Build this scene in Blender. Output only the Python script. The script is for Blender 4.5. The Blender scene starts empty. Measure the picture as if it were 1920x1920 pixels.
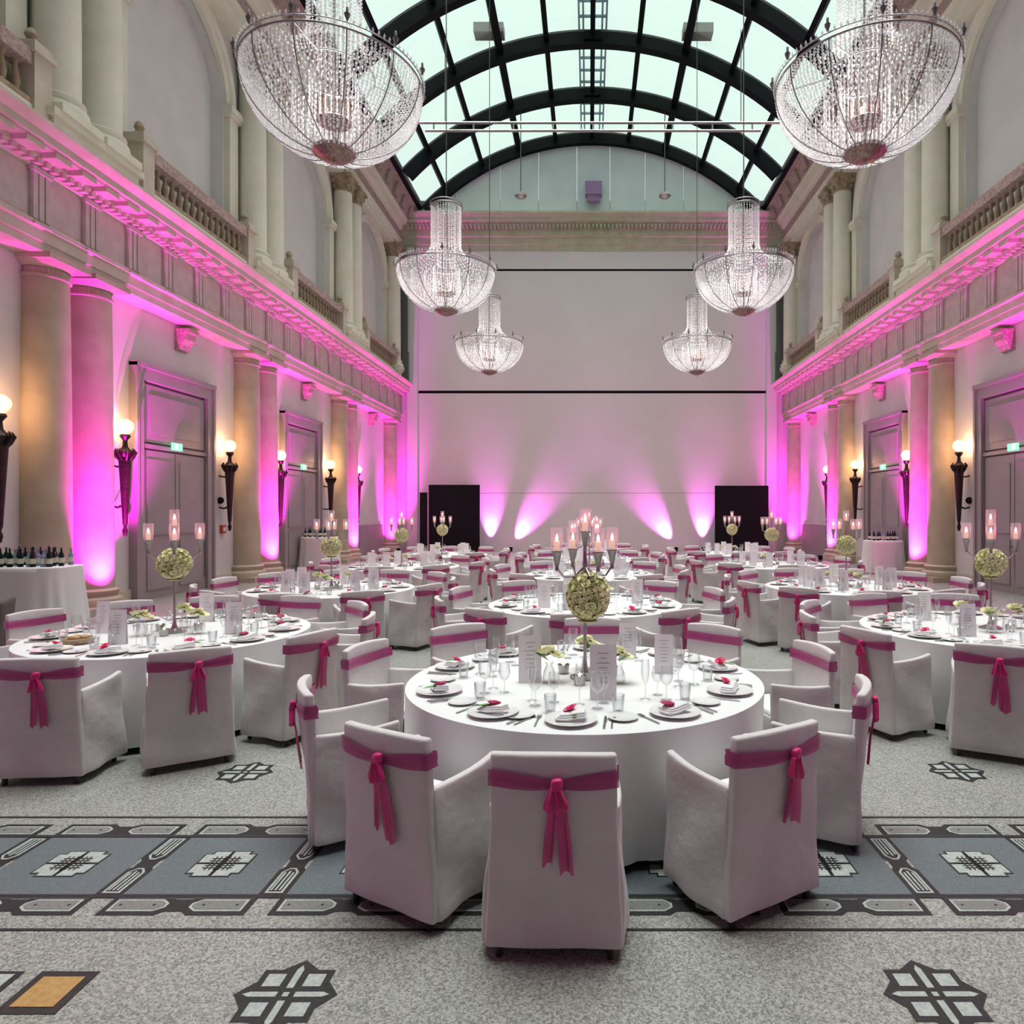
import bpy, math, random
from mathutils import Vector, Matrix
PI = math.pi
R = math.radians
random.seed(7)
sc = bpy.context.scene
COL = sc.collection

# ---------------------------------------------------------------- camera
cam_d = bpy.data.cameras.new('camera')
cam_d.sensor_width = 36.0
cam_d.lens = 24.0
cam_d.shift_x = -145.0 / 1920.0
cam_d.clip_end = 200
cam = bpy.data.objects.new('camera', cam_d)
cam.location = (0, 0, 1.9)
cam.rotation_euler = (PI / 2, 0, 0)
COL.objects.link(cam)
sc.camera = cam

# ---------------------------------------------------------------- sky and daylight
w = bpy.data.worlds.new('overcast_sky')
sc.world = w
w.use_nodes = True
wn = w.node_tree.nodes
bg = wn['Background']
bg.inputs[0].default_value = (0.80, 0.96, 0.90, 1)
bg.inputs[1].default_value = 0.80
sun_d = bpy.data.lights.new('daylight', 'SUN')
sun_d.energy = 4.7
sun_d.angle = R(42)
sun_d.color = (1.0, 0.985, 0.97)
sun = bpy.data.objects.new('daylight', sun_d)
sun.rotation_euler = (R(-3), 0, 0)
COL.objects.link(sun)

sc.view_settings.view_transform = 'Standard'
sc.view_settings.look = 'None'
sc.view_settings.exposure = 0.44
sc.view_settings.gamma = 1
sc.view_settings.use_curve_mapping = False
sc.cycles.use_denoising = True
sc.cycles.adaptive_threshold = 0.02
sc.cycles.max_bounces = 8
sc.cycles.diffuse_bounces = 4
sc.cycles.glossy_bounces = 3
sc.cycles.transmission_bounces = 4
sc.cycles.transparent_max_bounces = 24
sc.cycles.sample_clamp_indirect = 6
sc.cycles.caustics_reflective = False
sc.cycles.caustics_refractive = False

# ---------------------------------------------------------------- materials
def mat(name, col, rough=0.6, metal=0.0, noise=None, bump=None, emit=None, spec=0.5, sheen=0):
    m = bpy.data.materials.new(name)
    m.use_nodes = True
    nt = m.node_tree
    b = nt.nodes['Principled BSDF']
    b.inputs['Base Color'].default_value = (*col, 1)
    b.inputs['Roughness'].default_value = rough
    b.inputs['Metallic'].default_value = metal
    b.inputs['Specular IOR Level'].default_value = spec
    if sheen:
        b.inputs['Sheen Weight'].default_value = sheen
    tc = nt.nodes.new('ShaderNodeTexCoord')
    if noise:
        sc_, col2, detail = noise
        n = nt.nodes.new('ShaderNodeTexNoise')
        n.inputs['Scale'].default_value = sc_
        n.inputs['Detail'].default_value = detail
        r = nt.nodes.new('ShaderNodeValToRGB')
        r.color_ramp.elements[0].position = 0.35
        r.color_ramp.elements[1].position = 0.65
        r.color_ramp.elements[0].color = (*col2, 1)
        r.color_ramp.elements[1].color = (*col, 1)
        nt.links.new(tc.outputs['Object'], n.inputs['Vector'])
        nt.links.new(n.outputs['Fac'], r.inputs['Fac'])
        nt.links.new(r.outputs['Color'], b.inputs['Base Color'])
    if bump:
        n2 = nt.nodes.new('ShaderNodeTexNoise')
        n2.inputs['Scale'].default_value = bump[0]
        n2.inputs['Detail'].default_value = 3
        bp = nt.nodes.new('ShaderNodeBump')
        bp.inputs['Strength'].default_value = bump[1]
        bp.inputs['Distance'].default_value = 0.02
        nt.links.new(tc.outputs['Object'], n2.inputs['Vector'])
        nt.links.new(n2.outputs['Fac'], bp.inputs['Height'])
        nt.links.new(bp.outputs['Normal'], b.inputs['Normal'])
    if emit:
        b.inputs['Emission Color'].default_value = (*emit[0], 1)
        b.inputs['Emission Strength'].default_value = emit[1]
    return m

def glassy(name, tint, refl=0.12, rough=0.03, body=0.0, bodycol=(1, 1, 1), emit=None):
    """Thin clear glass: see-through, with a facing-dependent gloss and an optional milky body."""
    m = bpy.data.materials.new(name)
    m.use_nodes = True
    nt = m.node_tree
    nt.nodes.remove(nt.nodes['Principled BSDF'])
    out = nt.nodes['Material Output']
    tr = nt.nodes.new('ShaderNodeBsdfTransparent')
    tr.inputs[0].default_value = (*tint, 1)
    gl = nt.nodes.new('ShaderNodeBsdfGlossy')
    gl.inputs['Roughness'].default_value = rough
    lw = nt.nodes.new('ShaderNodeLayerWeight')
    lw.inputs['Blend'].default_value = refl
    mx = nt.nodes.new('ShaderNodeMixShader')
    nt.links.new(lw.outputs['Facing'], mx.inputs[0])
    nt.links.new(tr.outputs[0], mx.inputs[1])
    nt.links.new(gl.outputs[0], mx.inputs[2])
    last = mx
    if body:
        df = nt.nodes.new('ShaderNodeBsdfDiffuse')
        df.inputs[0].default_value = (*bodycol, 1)
        tl = nt.nodes.new('ShaderNodeBsdfTranslucent')
        tl.inputs[0].default_value = (*bodycol, 1)
        m1 = nt.nodes.new('ShaderNodeMixShader')
        m1.inputs[0].default_value = 0.5
        nt.links.new(df.outputs[0], m1.inputs[1])
        nt.links.new(tl.outputs[0], m1.inputs[2])
        m2 = nt.nodes.new('ShaderNodeMixShader')
        m2.inputs[0].default_value = body
        nt.links.new(mx.outputs[0], m2.inputs[1])
        nt.links.new(m1.outputs[0], m2.inputs[2])
        last = m2
    if emit:
        em = nt.nodes.new('ShaderNodeEmission')
        em.inputs[0].default_value = (*emit[0], 1)
        em.inputs[1].default_value = emit[1]
        ad = nt.nodes.new('ShaderNodeAddShader')
        nt.links.new(last.outputs[0], ad.inputs[0])
        nt.links.new(em.outputs[0], ad.inputs[1])
        last = ad
    nt.links.new(last.outputs[0], out.inputs[0])
    return m

def emis(name, col, s):
    m = bpy.data.materials.new(name)
    m.use_nodes = True
    nt = m.node_tree
    nt.nodes.remove(nt.nodes['Principled BSDF'])
    e = nt.nodes.new('ShaderNodeEmission')
    e.inputs[0].default_value = (*col, 1)
    e.inputs[1].default_value = s
    nt.links.new(e.outputs[0], nt.nodes['Material Output'].inputs[0])
    return m

M = {}
M['plaster'] = mat('lilac_white_plaster', (.68, .66, .66), .9, noise=(1.5, (.63, .61, .61), 4), bump=(30, .05))
M['upper_plaster'] = mat('cool_white_plaster', (.74, .74, .72), .9, noise=(1.2, (.69, .69, .67), 4))
M['cream'] = mat('cream_stone', (.62, .56, .47), .75, noise=(3, (.55, .48, .40), 6), bump=(18, .08))
M['column'] = mat('ochre_cream_column', (.50, .44, .34), .7, noise=(2.5, (.42, .36, .27), 6), bump=(14, .08))
M['pale_cream'] = mat('pale_cream_paint', (.78, .77, .66), .7, noise=(2, (.72, .70, .58), 5))
M['ochre'] = mat('ochre_stone', (.42, .34, .24), .75, noise=(6, (.30, .23, .16), 6), bump=(40, .15))
M['frieze'] = mat('frieze_stone', (.60, .53, .49), .8, noise=(5, (.52, .45, .42), 6), bump=(25, .15))
M['ornament'] = mat('rosy_ornament_plaster', (.50, .40, .37), .8, noise=(14, (.34, .22, .20), 5), bump=(18, .8))
M['door'] = mat('taupe_door_paint', (.34, .30, .305), .5, noise=(2, (.31, .27, .28), 4))
M['door_dark'] = mat('dark_door_groove', (.13, .105, .11), .6)
M['white_panel'] = mat('white_back_panel', (.71, .71, .715), .85, noise=(.6, (.68, .68, .69), 3))
M['lunette'] = mat('blue_grey_lunette', (.62, .71, .72), .8, noise=(.8, (.55, .65, .67), 3))
M['dark_steel'] = mat('dark_green_steel', (.002, .005, .0055), .7, spec=.15)
M['black'] = mat('matt_black', (.004, .004, .006), .7, spec=.2)
M['grey_metal'] = mat('grey_metal', (.13, .14, .14), .5, metal=.6)
M['bronze'] = mat('dark_bronze', (.050, .028, .028), .4, metal=.6, noise=(20, (.02, .012, .014), 4))
M['crystal'] = mat('crystal_beads', (.93, .93, .95), .2, spec=.8)
M['crystal'].node_tree.nodes['Principled BSDF'].inputs['Alpha'].default_value = .44
M['silver'] = mat('aged_silver', (.40, .39, .385), .28, metal=1)
M['fine_steel'] = mat('dull_steel_frame', (.24, .23, .24), .35, metal=.6)
M['gilt'] = mat('tarnished_gilt', (.30, .20, .16), .35, metal=.7, noise=(30, (.16, .09, .09), 3))
M['cloth'] = mat('white_table_linen', (.74, .74, .75), .9, bump=(60, .06), sheen=.1)
M['cover'] = mat('white_chair_cotton', (.64, .60, .61), .9, noise=(4, (.60, .555, .565), 3), bump=(9, .45), sheen=.1)
M['seat'] = mat('pale_seat_cotton', (.80, .80, .80), .9, bump=(14, .3))
M['leg'] = mat('dark_chair_leg', (.03, .022, .02), .4)
M['china'] = mat('white_china', (.70, .70, .70), .18)
M['card'] = mat('pearl_card', (.86, .82, .84), .6)
M['print'] = mat('grey_print', (.42, .38, .40), .7)
M['napkin'] = mat('white_napkin', (.70, .68, .70), .9)
M['pink_petal'] = mat('pink_petal', (.85, .14, .30), .7, noise=(40, (.75, .05, .18), 2))
M['green_leaf'] = mat('green_leaf', (.12, .30, .05), .5, noise=(30, (.07, .20, .03), 2))
M['rose'] = mat('cream_rose', (.90, .88, .62), .7, noise=(25, (.80, .76, .42), 3))
M['rose_green'] = mat('greenish_rose', (.74, .74, .42), .7, noise=(25, (.58, .58, .25), 3))
M['foliage'] = mat('ball_core_foliage', (.45, .45, .16), .8)
M['wax'] = mat('ivory_candle', (.80, .70, .52), .5, emit=((1, .7, .4), .35))
M['flame'] = emis('candle_flame', (1, .72, .38), 9)
M['globe'] = glassy('milky_globe', (.95, .93, .9), .3, .1, .10, (.80, .66, .58), emit=((1, .55, .34), .25))
M['bulb'] = emis('warm_bulb', (1, .66, .36), 7)
M['shade'] = glassy('pink_hurricane_glass', (.98, .90, .95), .25, .05, .16, (.95, .70, .85), emit=((1, .5, .6), .05))
M['glass'] = glassy('drinking_glass', (.97, .98, .985), .35, .04, .05, (.9, .92, .95))
M['pane'] = glassy('roof_glass', (.90, .96, .93), .05, .02, .06, (.8, .9, .86))
M['bottle'] = glassy('bottle_green_glass', (.05, .16, .12), .3, .05, .55, (.02, .07, .05))
M['bottle_dark'] = mat('dark_bottle', (.012, .02, .02), .12)
M['bottle_blue'] = mat('pale_blue_label_bottle', (.22, .30, .42), .2)
M['label'] = mat('bottle_label', (.62, .62, .50), .6)
M['magenta_lens'] = emis('magenta_lens', (1, .12, .9), 6)
M['red'] = mat('alarm_red', (.55, .06, .03), .4)
M['exit'] = emis('exit_sign_green', (.35, .95, .6), 1.0)
M['exit_white'] = emis('exit_sign_white', (.9, 1, .95), 1.4)
M['black_inlay'] = mat('black_marble_inlay', (.014, .013, .014), .45, noise=(60, (.028, .025, .028), 3))
M['white_inlay'] = mat('white_marble_inlay', (.46, .49, .465), .4, noise=(60, (.34, .37, .355), 3))
M['grey_inlay'] = mat('grey_terrazzo_inlay', (.24, .235, .22), .45, noise=(120, (.15, .147, .14), 3))
M['blue_inlay'] = mat('blue_grey_inlay', (.15, .172, .185), .45, noise=(110, (.10, .118, .128), 3))
M['orange_inlay'] = mat('yellow_ochre_inlay', (.46, .29, .10), .45, noise=(50, (.40, .21, .07), 3))
M['walkway'] = mat('blue_roof_walkway', (.10, .25, .32), .4)
M['purple_box'] = mat('lilac_box', (.30, .20, .38), .6)
M['dark_wood'] = mat('brown_stand', (.16, .11, .09), .5)
M['taupe_fabric'] = mat('dark_taupe_fabric', (.10, .09, .085), .9, bump=(40, .2))

def sash_material(name, c1, c2, fac):
    m = mat(name, c1, .5, sheen=.2, noise=(7, c2, 3))
    nt = m.node_tree
    t = nt.nodes.new('ShaderNodeBsdfTransparent')
    x = nt.nodes.new('ShaderNodeMixShader')
    x.inputs[0].default_value = fac
    nt.links.new(t.outputs[0], x.inputs[1])
    nt.links.new(nt.nodes['Principled BSDF'].outputs[0], x.inputs[2])
    nt.links.new(x.outputs[0], nt.nodes['Material Output'].inputs[0])
    return m
M['sash'] = sash_material('magenta_organza', (.46, .03, .20), (.34, .025, .17), .86)
M['knot'] = sash_material('folded_crimson_organza', (.74, .006, .19), (.58, .006, .16), .97)
M['tail'] = sash_material('sheer_magenta_organza', (.66, .010, .20), (.52, .012, .18), .84)

def terrazzo():
    m = mat('speckled_grey_terrazzo', (.42, .42, .40), .38, spec=.4)
    nt = m.node_tree
    b = nt.nodes['Principled BSDF']
    tc = nt.nodes['Texture Coordinate']
    v = nt.nodes.new('ShaderNodeTexVoronoi')
    v.inputs['Scale'].default_value = 130
    rr = nt.nodes.new('ShaderNodeValToRGB')
    e = rr.color_ramp.elements
    e[0].position = 0.0; e[0].color = (.155, .155, .146, 1)
    e[1].position = 1.0; e[1].color = (.46, .46, .43, 1)
    e2 = e.new(.42); e2.color = (.285, .285, .265, 1)
    sep = nt.nodes.new('ShaderNodeSeparateColor')
    n = nt.nodes.new('ShaderNodeTexNoise')
    n.inputs['Scale'].default_value = .9
    n.inputs['Detail'].default_value = 5
    mx = nt.nodes.new('ShaderNodeMix')
    mx.data_type = 'RGBA'; mx.blend_type = 'MULTIPLY'
    mx.inputs[0].default_value = .5
    r2 = nt.nodes.new('ShaderNodeValToRGB')
    r2.color_ramp.elements[0].position = .3; r2.color_ramp.elements[0].color = (.75, .75, .74, 1)
    r2.color_ramp.elements[1].position = .7; r2.color_ramp.elements[1].color = (1, 1, 1, 1)
    nt.links.new(tc.outputs['Object'], v.inputs['Vector'])
    nt.links.new(tc.outputs['Object'], n.inputs['Vector'])
    nt.links.new(v.outputs['Color'], sep.inputs[0])
    nt.links.new(sep.outputs[0], rr.inputs[0])
    nt.links.new(n.outputs['Fac'], r2.inputs[0])
    nt.links.new(rr.outputs[0], mx.inputs[6])
    nt.links.new(r2.outputs[0], mx.inputs[7])
    nt.links.new(mx.outputs[2], b.inputs['Base Color'])
    return m
M['terrazzo'] = terrazzo()

# ---------------------------------------------------------------- mesh builder
class MB:
    def __init__(s):
        s.v = []; s.f = []
    def add(s, vs, fs):
        o = len(s.v)
        s.v += [tuple(p) for p in vs]
        s.f += [tuple(i + o for i in f) for f in fs]
        return s
    def box(s, x0, x1, y0, y1, z0, z1):
        if x0 > x1: x0, x1 = x1, x0
        if y0 > y1: y0, y1 = y1, y0
        return s.add([(x0, y0, z0), (x1, y0, z0), (x1, y1, z0), (x0, y1, z0), (x0, y0, z1), (x1, y0, z1), (x1, y1, z1), (x0, y1, z1)],
                     [(3, 2, 1, 0), (4, 5, 6, 7), (0, 1, 5, 4), (1, 2, 6, 5), (2, 3, 7, 6), (3, 0, 4, 7)])
    def lathe(s, prof, n=24, cx=0, cy=0, cz=0, caps=True, flute=0):
        vs = []; fs = []
        for (r, z) in prof:
            for i in range(n):
                a = 2 * PI * i / n
                rr = r * (1 - flute * (i % 2)) if flute else r
                vs.append((cx + rr * math.cos(a), cy + rr * math.sin(a), cz + z))
        m = len(prof)
        for j in range(m - 1):
            for i in range(n):
                k = (i + 1) % n
                fs.append((j * n + i, j * n + k, (j + 1) * n + k, (j + 1) * n + i))
        if caps:
            if prof[0][0] > 1e-5: fs.append(tuple(reversed(range(n))))
            if prof[-1][0] > 1e-5: fs.append(tuple((m - 1) * n + i for i in range(n)))
        return s.add(vs, fs)
    def tube(s, pts, r, n=8, closed=False):
        pts = [Vector(p) for p in pts]
        vs = []; fs = []
        m = len(pts)
        prev = None
        for j, p in enumerate(pts):
            if closed:
                d = pts[(j + 1) % m] - pts[j - 1]
            else:
                d = pts[min(j + 1, m - 1)] - pts[max(j - 1, 0)]
            d.normalize()
            if prev is None:
                up = Vector((0, 0, 1)) if abs(d.z) < .9 else Vector((1, 0, 0))
                a = d.cross(up).normalized()
            else:
                a = (prev - d * prev.dot(d)).normalized()
            prev = a
            b = d.cross(a)
            rr = r[j] if isinstance(r, (list, tuple)) else r
            for i in range(n):
                t = 2 * PI * i / n
                vs.append(p + (a * math.cos(t) + b * math.sin(t)) * rr)
        for j in range(m if closed else m - 1):
            q = (j + 1) % m
            for i in range(n):
                k = (i + 1) % n
                fs.append((j * n + i, j * n + k, q * n + k, q * n + i))
        if not closed:
            fs.append(tuple(reversed(range(n))))
            fs.append(tuple((m - 1) * n + i for i in range(n)))
        return s.add(vs, fs)
    def prism(s, poly, z0, z1):
        n = len(poly)
        vs = [(x, y, z0) for x, y in poly] + [(x, y, z1) for x, y in poly]
        fs = [tuple(reversed(range(n))), tuple(range(n, 2 * n))]
        fs += [(i, (i + 1) % n, n + (i + 1) % n, n + i) for i in range(n)]
        return s.add(vs, fs)
    def rbox(s, c, h, r, nx, ny, nz, fn=None):
        """Rounded box, centre c, half sizes h, corner radius r, optional vertex mapping."""
        def lin(hh, n):
            k = [-hh, -hh + r * .3, -hh + r]
            k += [(-hh + r) + (2 * hh - 2 * r) * i / n for i in range(1, n)]
            k += [hh - r, hh - r * .3, hh]
            return k
        X, Y, Z = lin(h[0], nx), lin(h[1], ny), lin(h[2], nz)
        idx = {}; vs = []; fs = []
        def vid(i, j, k):
            key = (i, j, k)
            if key not in idx:
                p = Vector((X[i], Y[j], Z[k]))
                q = Vector([max(-h[a] + r, min(h[a] - r, p[a])) for a in range(3)])
                d = p - q
                if d.length > 1e-9: p = q + d.normalized() * r
                p = p + Vector(c)
                if fn: p = fn(p)
                idx[key] = len(vs); vs.append(tuple(p))
            return idx[key]
        a, b, e = len(X), len(Y), len(Z)
        for i in range(a - 1):
            for j in range(b - 1):
                fs.append((vid(i, j, 0), vid(i, j + 1, 0), vid(i + 1, j + 1, 0), vid(i + 1, j, 0)))
                fs.append((vid(i, j, e - 1), vid(i + 1, j, e - 1), vid(i + 1, j + 1, e - 1), vid(i, j + 1, e - 1)))
        for i in range(a - 1):
            for k in range(e - 1):
                fs.append((vid(i, 0, k), vid(i + 1, 0, k), vid(i + 1, 0, k + 1), vid(i, 0, k + 1)))
                fs.append((vid(i, b - 1, k), vid(i, b - 1, k + 1), vid(i + 1, b - 1, k + 1), vid(i + 1, b - 1, k)))
        for j in range(b - 1):
            for k in range(e - 1):
                fs.append((vid(0, j, k), vid(0, j, k + 1), vid(0, j + 1, k + 1), vid(0, j + 1, k)))
                fs.append((vid(a - 1, j, k), vid(a - 1, j + 1, k), vid(a - 1, j + 1, k + 1), vid(a - 1, j, k + 1)))
        return s.add(vs, fs)
    def xf(s, fn):
        s.v = [tuple(fn(Vector(p))) for p in s.v]
        return s
    def mesh(s, name, m, smooth=True, ang=40):
        me = bpy.data.meshes.new(name)
        me.from_pydata(s.v, [], s.f)
        if m is not None: me.materials.append(m)
        if smooth:
            me.polygons.foreach_set('use_smooth', [True] * len(me.polygons))
            me.set_sharp_from_angle(angle=R(ang))
        me.update()
        return me
    def build(s, name, m, parent=None, loc=None, smooth=True, ang=40):
        return put(name, s.mesh(name, m, smooth, ang), parent, loc)

def put(name, me, parent=None, loc=None, rot=None, scale=None):
    o = bpy.data.objects.new(name, me)
    COL.objects.link(o)
    if parent is not None: o.parent = parent
    if loc is not None: o.location = loc
    if rot is not None: o.rotation_euler = rot
    if scale is not None: o.scale = scale
    return o

def tag(o, label=None, cat=None, group=None, kind=None):
    if label: o['label'] = label
    if cat: o['category'] = cat
    if group: o['group'] = group
    if kind: o['kind'] = kind
    return o

def empty(name, loc=(0, 0, 0), rz=0):
    o = bpy.data.objects.new(name, None)
    o.empty_display_size = .2
    o.location = loc
    o.rotation_euler = (0, 0, rz)
    COL.objects.link(o)
    return o

def copy_tree(o, parent=None):
    c = o.copy()
    COL.objects.link(c)
    if parent is not None: c.parent = parent
    for ch in list(o.children): copy_tree(ch, c)
    return c

def struct(o, label=None):
    o['kind'] = 'structure'
    if label: o['label'] = label
    return o

def bx(name, m, dims, parent=None, smooth=False):
    return MB().box(*dims).build(name, m, parent, smooth=smooth)

# ---------------------------------------------------------------- hall dimensions
XC = 0.13
YB, YF = 33.0, -8.0
BAY = 6.93
BC = [16.03 + BAY * k for k in range(-3, 3)]            # bay centres
PAIRS = [12.43 + BAY * k for k in range(-3, 4)]         # column pair centres
WU, CU = 9.75, 9.63                                      # wall face and column axis, from hall axis
SIDES = (('left', -1), ('right', 1))
def X(s, u): return XC + s * u

# ---------------------------------------------------------------- shell
floor = struct(bx('floor', M['terrazzo'], (X(-1, 10.3), X(1, 10.3), YF, YB + .3, -.3, 0)), 'speckled grey terrazzo floor with black and white mosaic')
walls = {}
for side, s in SIDES:
    wl = struct(empty('wall_' + side), 'lilac white side wall')
    walls[s] = wl
    MB().box(X(s, WU), X(s, 10.3), YF, YB + .3, 0, 6.3).build('lower_wall', M['plaster'], wl, smooth=False)
    # upper wall with arched recesses
    m = MB()
    HW, ZS, N = 1.95, 12.6, 20
    z0, z1 = 7.9, 14.6
    face = 9.78
    def V(y, z, u=face): return (X(s, u), y, z)
    for c in BC:
        ya, yb = c - BAY / 2, c + BAY / 2
        yb_ = min(yb, YB + .3)
        def q(*p):
            m.add(p, [(0, 1, 2, 3)])
        q(V(ya, z0), V(c - HW, z0), V(c - HW, ZS), V(ya, ZS))
        q(V(c + HW, z0), V(yb_, z0), V(yb_, ZS), V(c + HW, ZS))
        pts = [(c - HW * math.cos(PI * i / N), ZS + HW * math.sin(PI * i / N)) for i in range(N + 1)]
        def outp(i):
            t = i / N
            y = ya + (yb_ - ya) * t
            return (y, z1)
        q(V(ya, ZS), V(*pts[0]), V(*outp(0)), V(*outp(0)))
        for i in range(N):
            q(V(*pts[i]), V(*pts[i + 1]), V(*outp(i + 1)), V(*outp(i)))
        q(V(*pts[N]), V(yb_, ZS), V(*outp(N)), V(*outp(N)))
        # reveal
        ring = [(c - HW, z0)] + pts + [(c + HW, z0)]
        for i in range(len(ring) - 1):
            q(V(*ring[i]), V(*ring[i + 1]), V(*ring[i + 1], 10.1), V(*ring[i], 10.1))
    m.f = [tuple(dict.fromkeys(f)) for f in m.f]
    m.f = [f for f in m.f if len(f) > 2]
    m.build('upper_wall', M['upper_plaster'], wl, smooth=False)
    MB().box(X(s, 10.1), X(s, 10.3), YF, YB + .3, 6.3, 17.2).build('recess_wall', M['upper_plaster'], wl, smooth=False)
    # arch jambs and archivolts
    for c in BC:
        if c < 0: continue
        for q_ in (-1, 1):
            j = MB()
            j.box(X(s, 9.62), X(s, 9.80), c + q_ * 2.0, c + q_ * 2.42, 8.5, 12.35)
            j.box(X(s, 9.56), X(s, 9.80), c + q_ * 1.93, c + q_ * 2.5, 12.35, 12.45)
            j.box(X(s, 9.52), X(s, 9.80), c + q_ * 1.90, c + q_ * 2.54, 12.45, 12.62)
            j.box(X(s, 9.58), X(s, 9.80), c + q_ * 1.96, c + q_ * 2.48, 7.95, 8.5)
            j.build('arch_jamb', M['pale_cream'], wl, smooth=False)
        a = MB()
        prof = [(1.95, 9.80), (1.95, 9.68), (2.08, 9.66), (2.12, 9.60), (2.25, 9.58), (2.30, 9.66), (2.38, 9.66), (2.38, 9.80)]
        N = 24; k = len(prof)
        vs = []
        for i in range(N + 1):
            t = PI * i / N
            for (r, u) in prof:
                vs.append((X(s, u), c - r * math.cos(t), 12.62 + r * math.sin(t) * .93))
        fs = [(i * k + j, i * k + j + 1, (i + 1) * k + j + 1, (i + 1) * k + j) for i in range(N) for j in range(k - 1)]
        a.add(vs, fs).build('archivolt', M['pale_cream'], wl, ang=30)

def run(name, mt, prof, s, parent, y0=YF, y1=YB, ang=30):
    """Extrude a (u, z) profile along the hall."""
    n = len(prof)
    vs = [(X(s, u), y0, z) for u, z in prof] + [(X(s, u), y1, z) for u, z in prof]
    fs = [(i, i + 1, n + i + 1, n + i) for i in range(n - 1)]
    return MB().add(vs, fs).build(name, mt, parent, ang=ang)

# lower entablature: architrave, frieze, cornice
for n_, (side, s) in enumerate(SIDES):
    t = struct(empty('trim_%d' % (n_ + 1)), 'classical entablature with triglyphs over the %s row of columns' % side)
    run('architrave', M['cream'], [(9.80, 6.26), (9.26, 6.26), (9.26, 6.40), (9.22, 6.40), (9.22, 6.58), (9.16, 6.60), (9.16, 6.68), (9.24, 6.68)], s, t)
    run('frieze', M['frieze'], [(9.24, 6.66), (9.24, 7.62)], s, t)
    run('cornice', M['cream'], [(9.24, 7.52), (9.18, 7.54), (9.16, 7.62), (9.05, 7.66), (9.05, 7.74), (8.82, 7.75), (8.82, 7.78), (8.74, 7.78), (8.74, 7.90),
                                (8.66, 7.93), (8.60, 8.00), (8.60, 8.05), (9.8, 8.07)], s, t)
    y = YB - .55
    tri = MB()
    for dy in (-.13, 0, .13):
        tri.box(X(s, 9.17), X(s, 9.25), dy - .045, dy + .045, 6.70, 7.50)
    tri.box(X(s, 9.19), X(s, 9.25), -.19, .19, 6.70, 7.50)
    tri.box(X(s, 9.14), X(s, 9.25), -.21, .21, 7.46, 7.54)
    tri.box(X(s, 9.13), X(s, 9.25), -.19, .19, 6.60, 6.64)
    tme = tri.mesh('triglyph', M['frieze'], False)
    k = 0
    while PAIRS[-1] - k * BAY / 6 > 4:
        yy = PAIRS[-1] - k * BAY / 6
        k += 1
        if yy > YB - .3: continue
        put('triglyph', tme, t, (0, yy, 0))
    mut = MB().box(X(s, 8.80), X(s, 9.06), -.17, .17, 7.66, 7.745).mesh('mutule', M['cream'], False)
    k = 0
    while PAIRS[-1] - k * BAY / 12 > 4:
        yy = PAIRS[-1] - k * BAY / 12
        k += 1
        if yy > YB - .3: continue
        put('mutule', mut, t, (0, yy, 0))
    d = MB()
    yy = YB - .15
    while yy > 4:
        d.box(X(s, 9.04), X(s, 9.2), yy - .045, yy + .045, 7.56, 7.65)
        yy -= .17
    tag(d.build('dentils', M['cream'], t, smooth=False), kind='stuff')

# upper entablature and cove below the roof
for n_, (side, s) in enumerate(SIDES):
    t = struct(empty('trim_%d' % (n_ + 3)), 'ornamented upper entablature and cove under the %s edge of the glass roof' % side)
    run('upper_architrave', M['pale_cream'], [(9.80, 14.5), (9.30, 14.5), (9.30, 14.66), (9.24, 14.68), (9.24, 14.9), (9.16, 14.95), (9.16, 15.0), (9.22, 15.02)], s, t)
    run('upper_frieze', M['ornament'], [(9.22, 15.0), (9.22, 15.45)], s, t)
    run('upper_cornice', M['pale_cream'], [(9.22, 15.45), (9.1, 15.5), (9.05, 15.6), (8.86, 15.64), (8.86, 15.76), (8.78, 15.82)], s, t)
    run('cove', M['ornament'], [(8.80, 15.80), (8.72, 15.95), (8.62, 16.25), (8.46, 16.52), (8.34, 16.58)], s, t, ang=60)
    run('gutter_beam', M['dark_steel'], [(8.42, 16.54), (8.22, 16.54), (8.20, 16.80), (8.34, 16.86), (10.3, 17.2)], s, t)
    rme = MB().box(-.06, .06, -.26, .26, -.24, .24).add([(-.10 * s, 0, 0), (-.06 * s, .2, 0), (-.06 * s, 0, .18), (-.06 * s, -.2, 0), (-.06 * s, 0, -.18)],
          [(0, 1, 2), (0, 2, 3), (0, 3, 4), (0, 4, 1)]).mesh('cove_coffer', M['ornament'], False)
    for k in range(30):
        yy = YB - .6 - k * BAY / 6
        if yy > 4: put('cove_coffer', rme, t, (X(s, 8.60), yy, 16.1), rot=(0, s * -.30, 0))

# ---------------------------------------------------------------- back wall with black slots, pilasters, upper cornice, lunette
bw = struct(empty('wall_back', (0, 0, 0)), 'pale grey end wall with two black horizontal slots')
def panel(name, x0, x1, z0, z1, y=YB, mt='white_panel', th=.08):
    return bx(name, M[mt], (x0, x1, y - th, y, z0, z1), bw)
panel('wall_core', X(-1, 10.3), X(1, 10.3), 0, 17.0, YB + .3, 'black', .18)
XL, XR = -8.26, 8.52
panel('lower_panel', XL, XR, 0, 2.80)
panel('lower_panel', XL, XR, 2.815, 7.62)
panel('middle_panel', XL, XR, 7.76, 13.52)
panel('upper_panel', XL, XR, 13.63, 14.6)
bx('slot', M['black'], (XL, XR, YB - .02, YB, 7.6, 7.8), bw)
bx('slot', M['black'], (-4.9, 5.45, YB - .02, YB, 13.5, 13.65), bw)
bx('slot_cover', M['white_panel'], (XL, -4.9, YB - .08, YB, 13.5, 13.65), bw)
bx('slot_cover', M['white_panel'], (5.45, XR, YB - .08, YB, 13.5, 13.65), bw)
bx('pilaster', M['white_panel'], (-8.75, XL, YB - .22, YB, 0, 14.6), bw)
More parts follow.
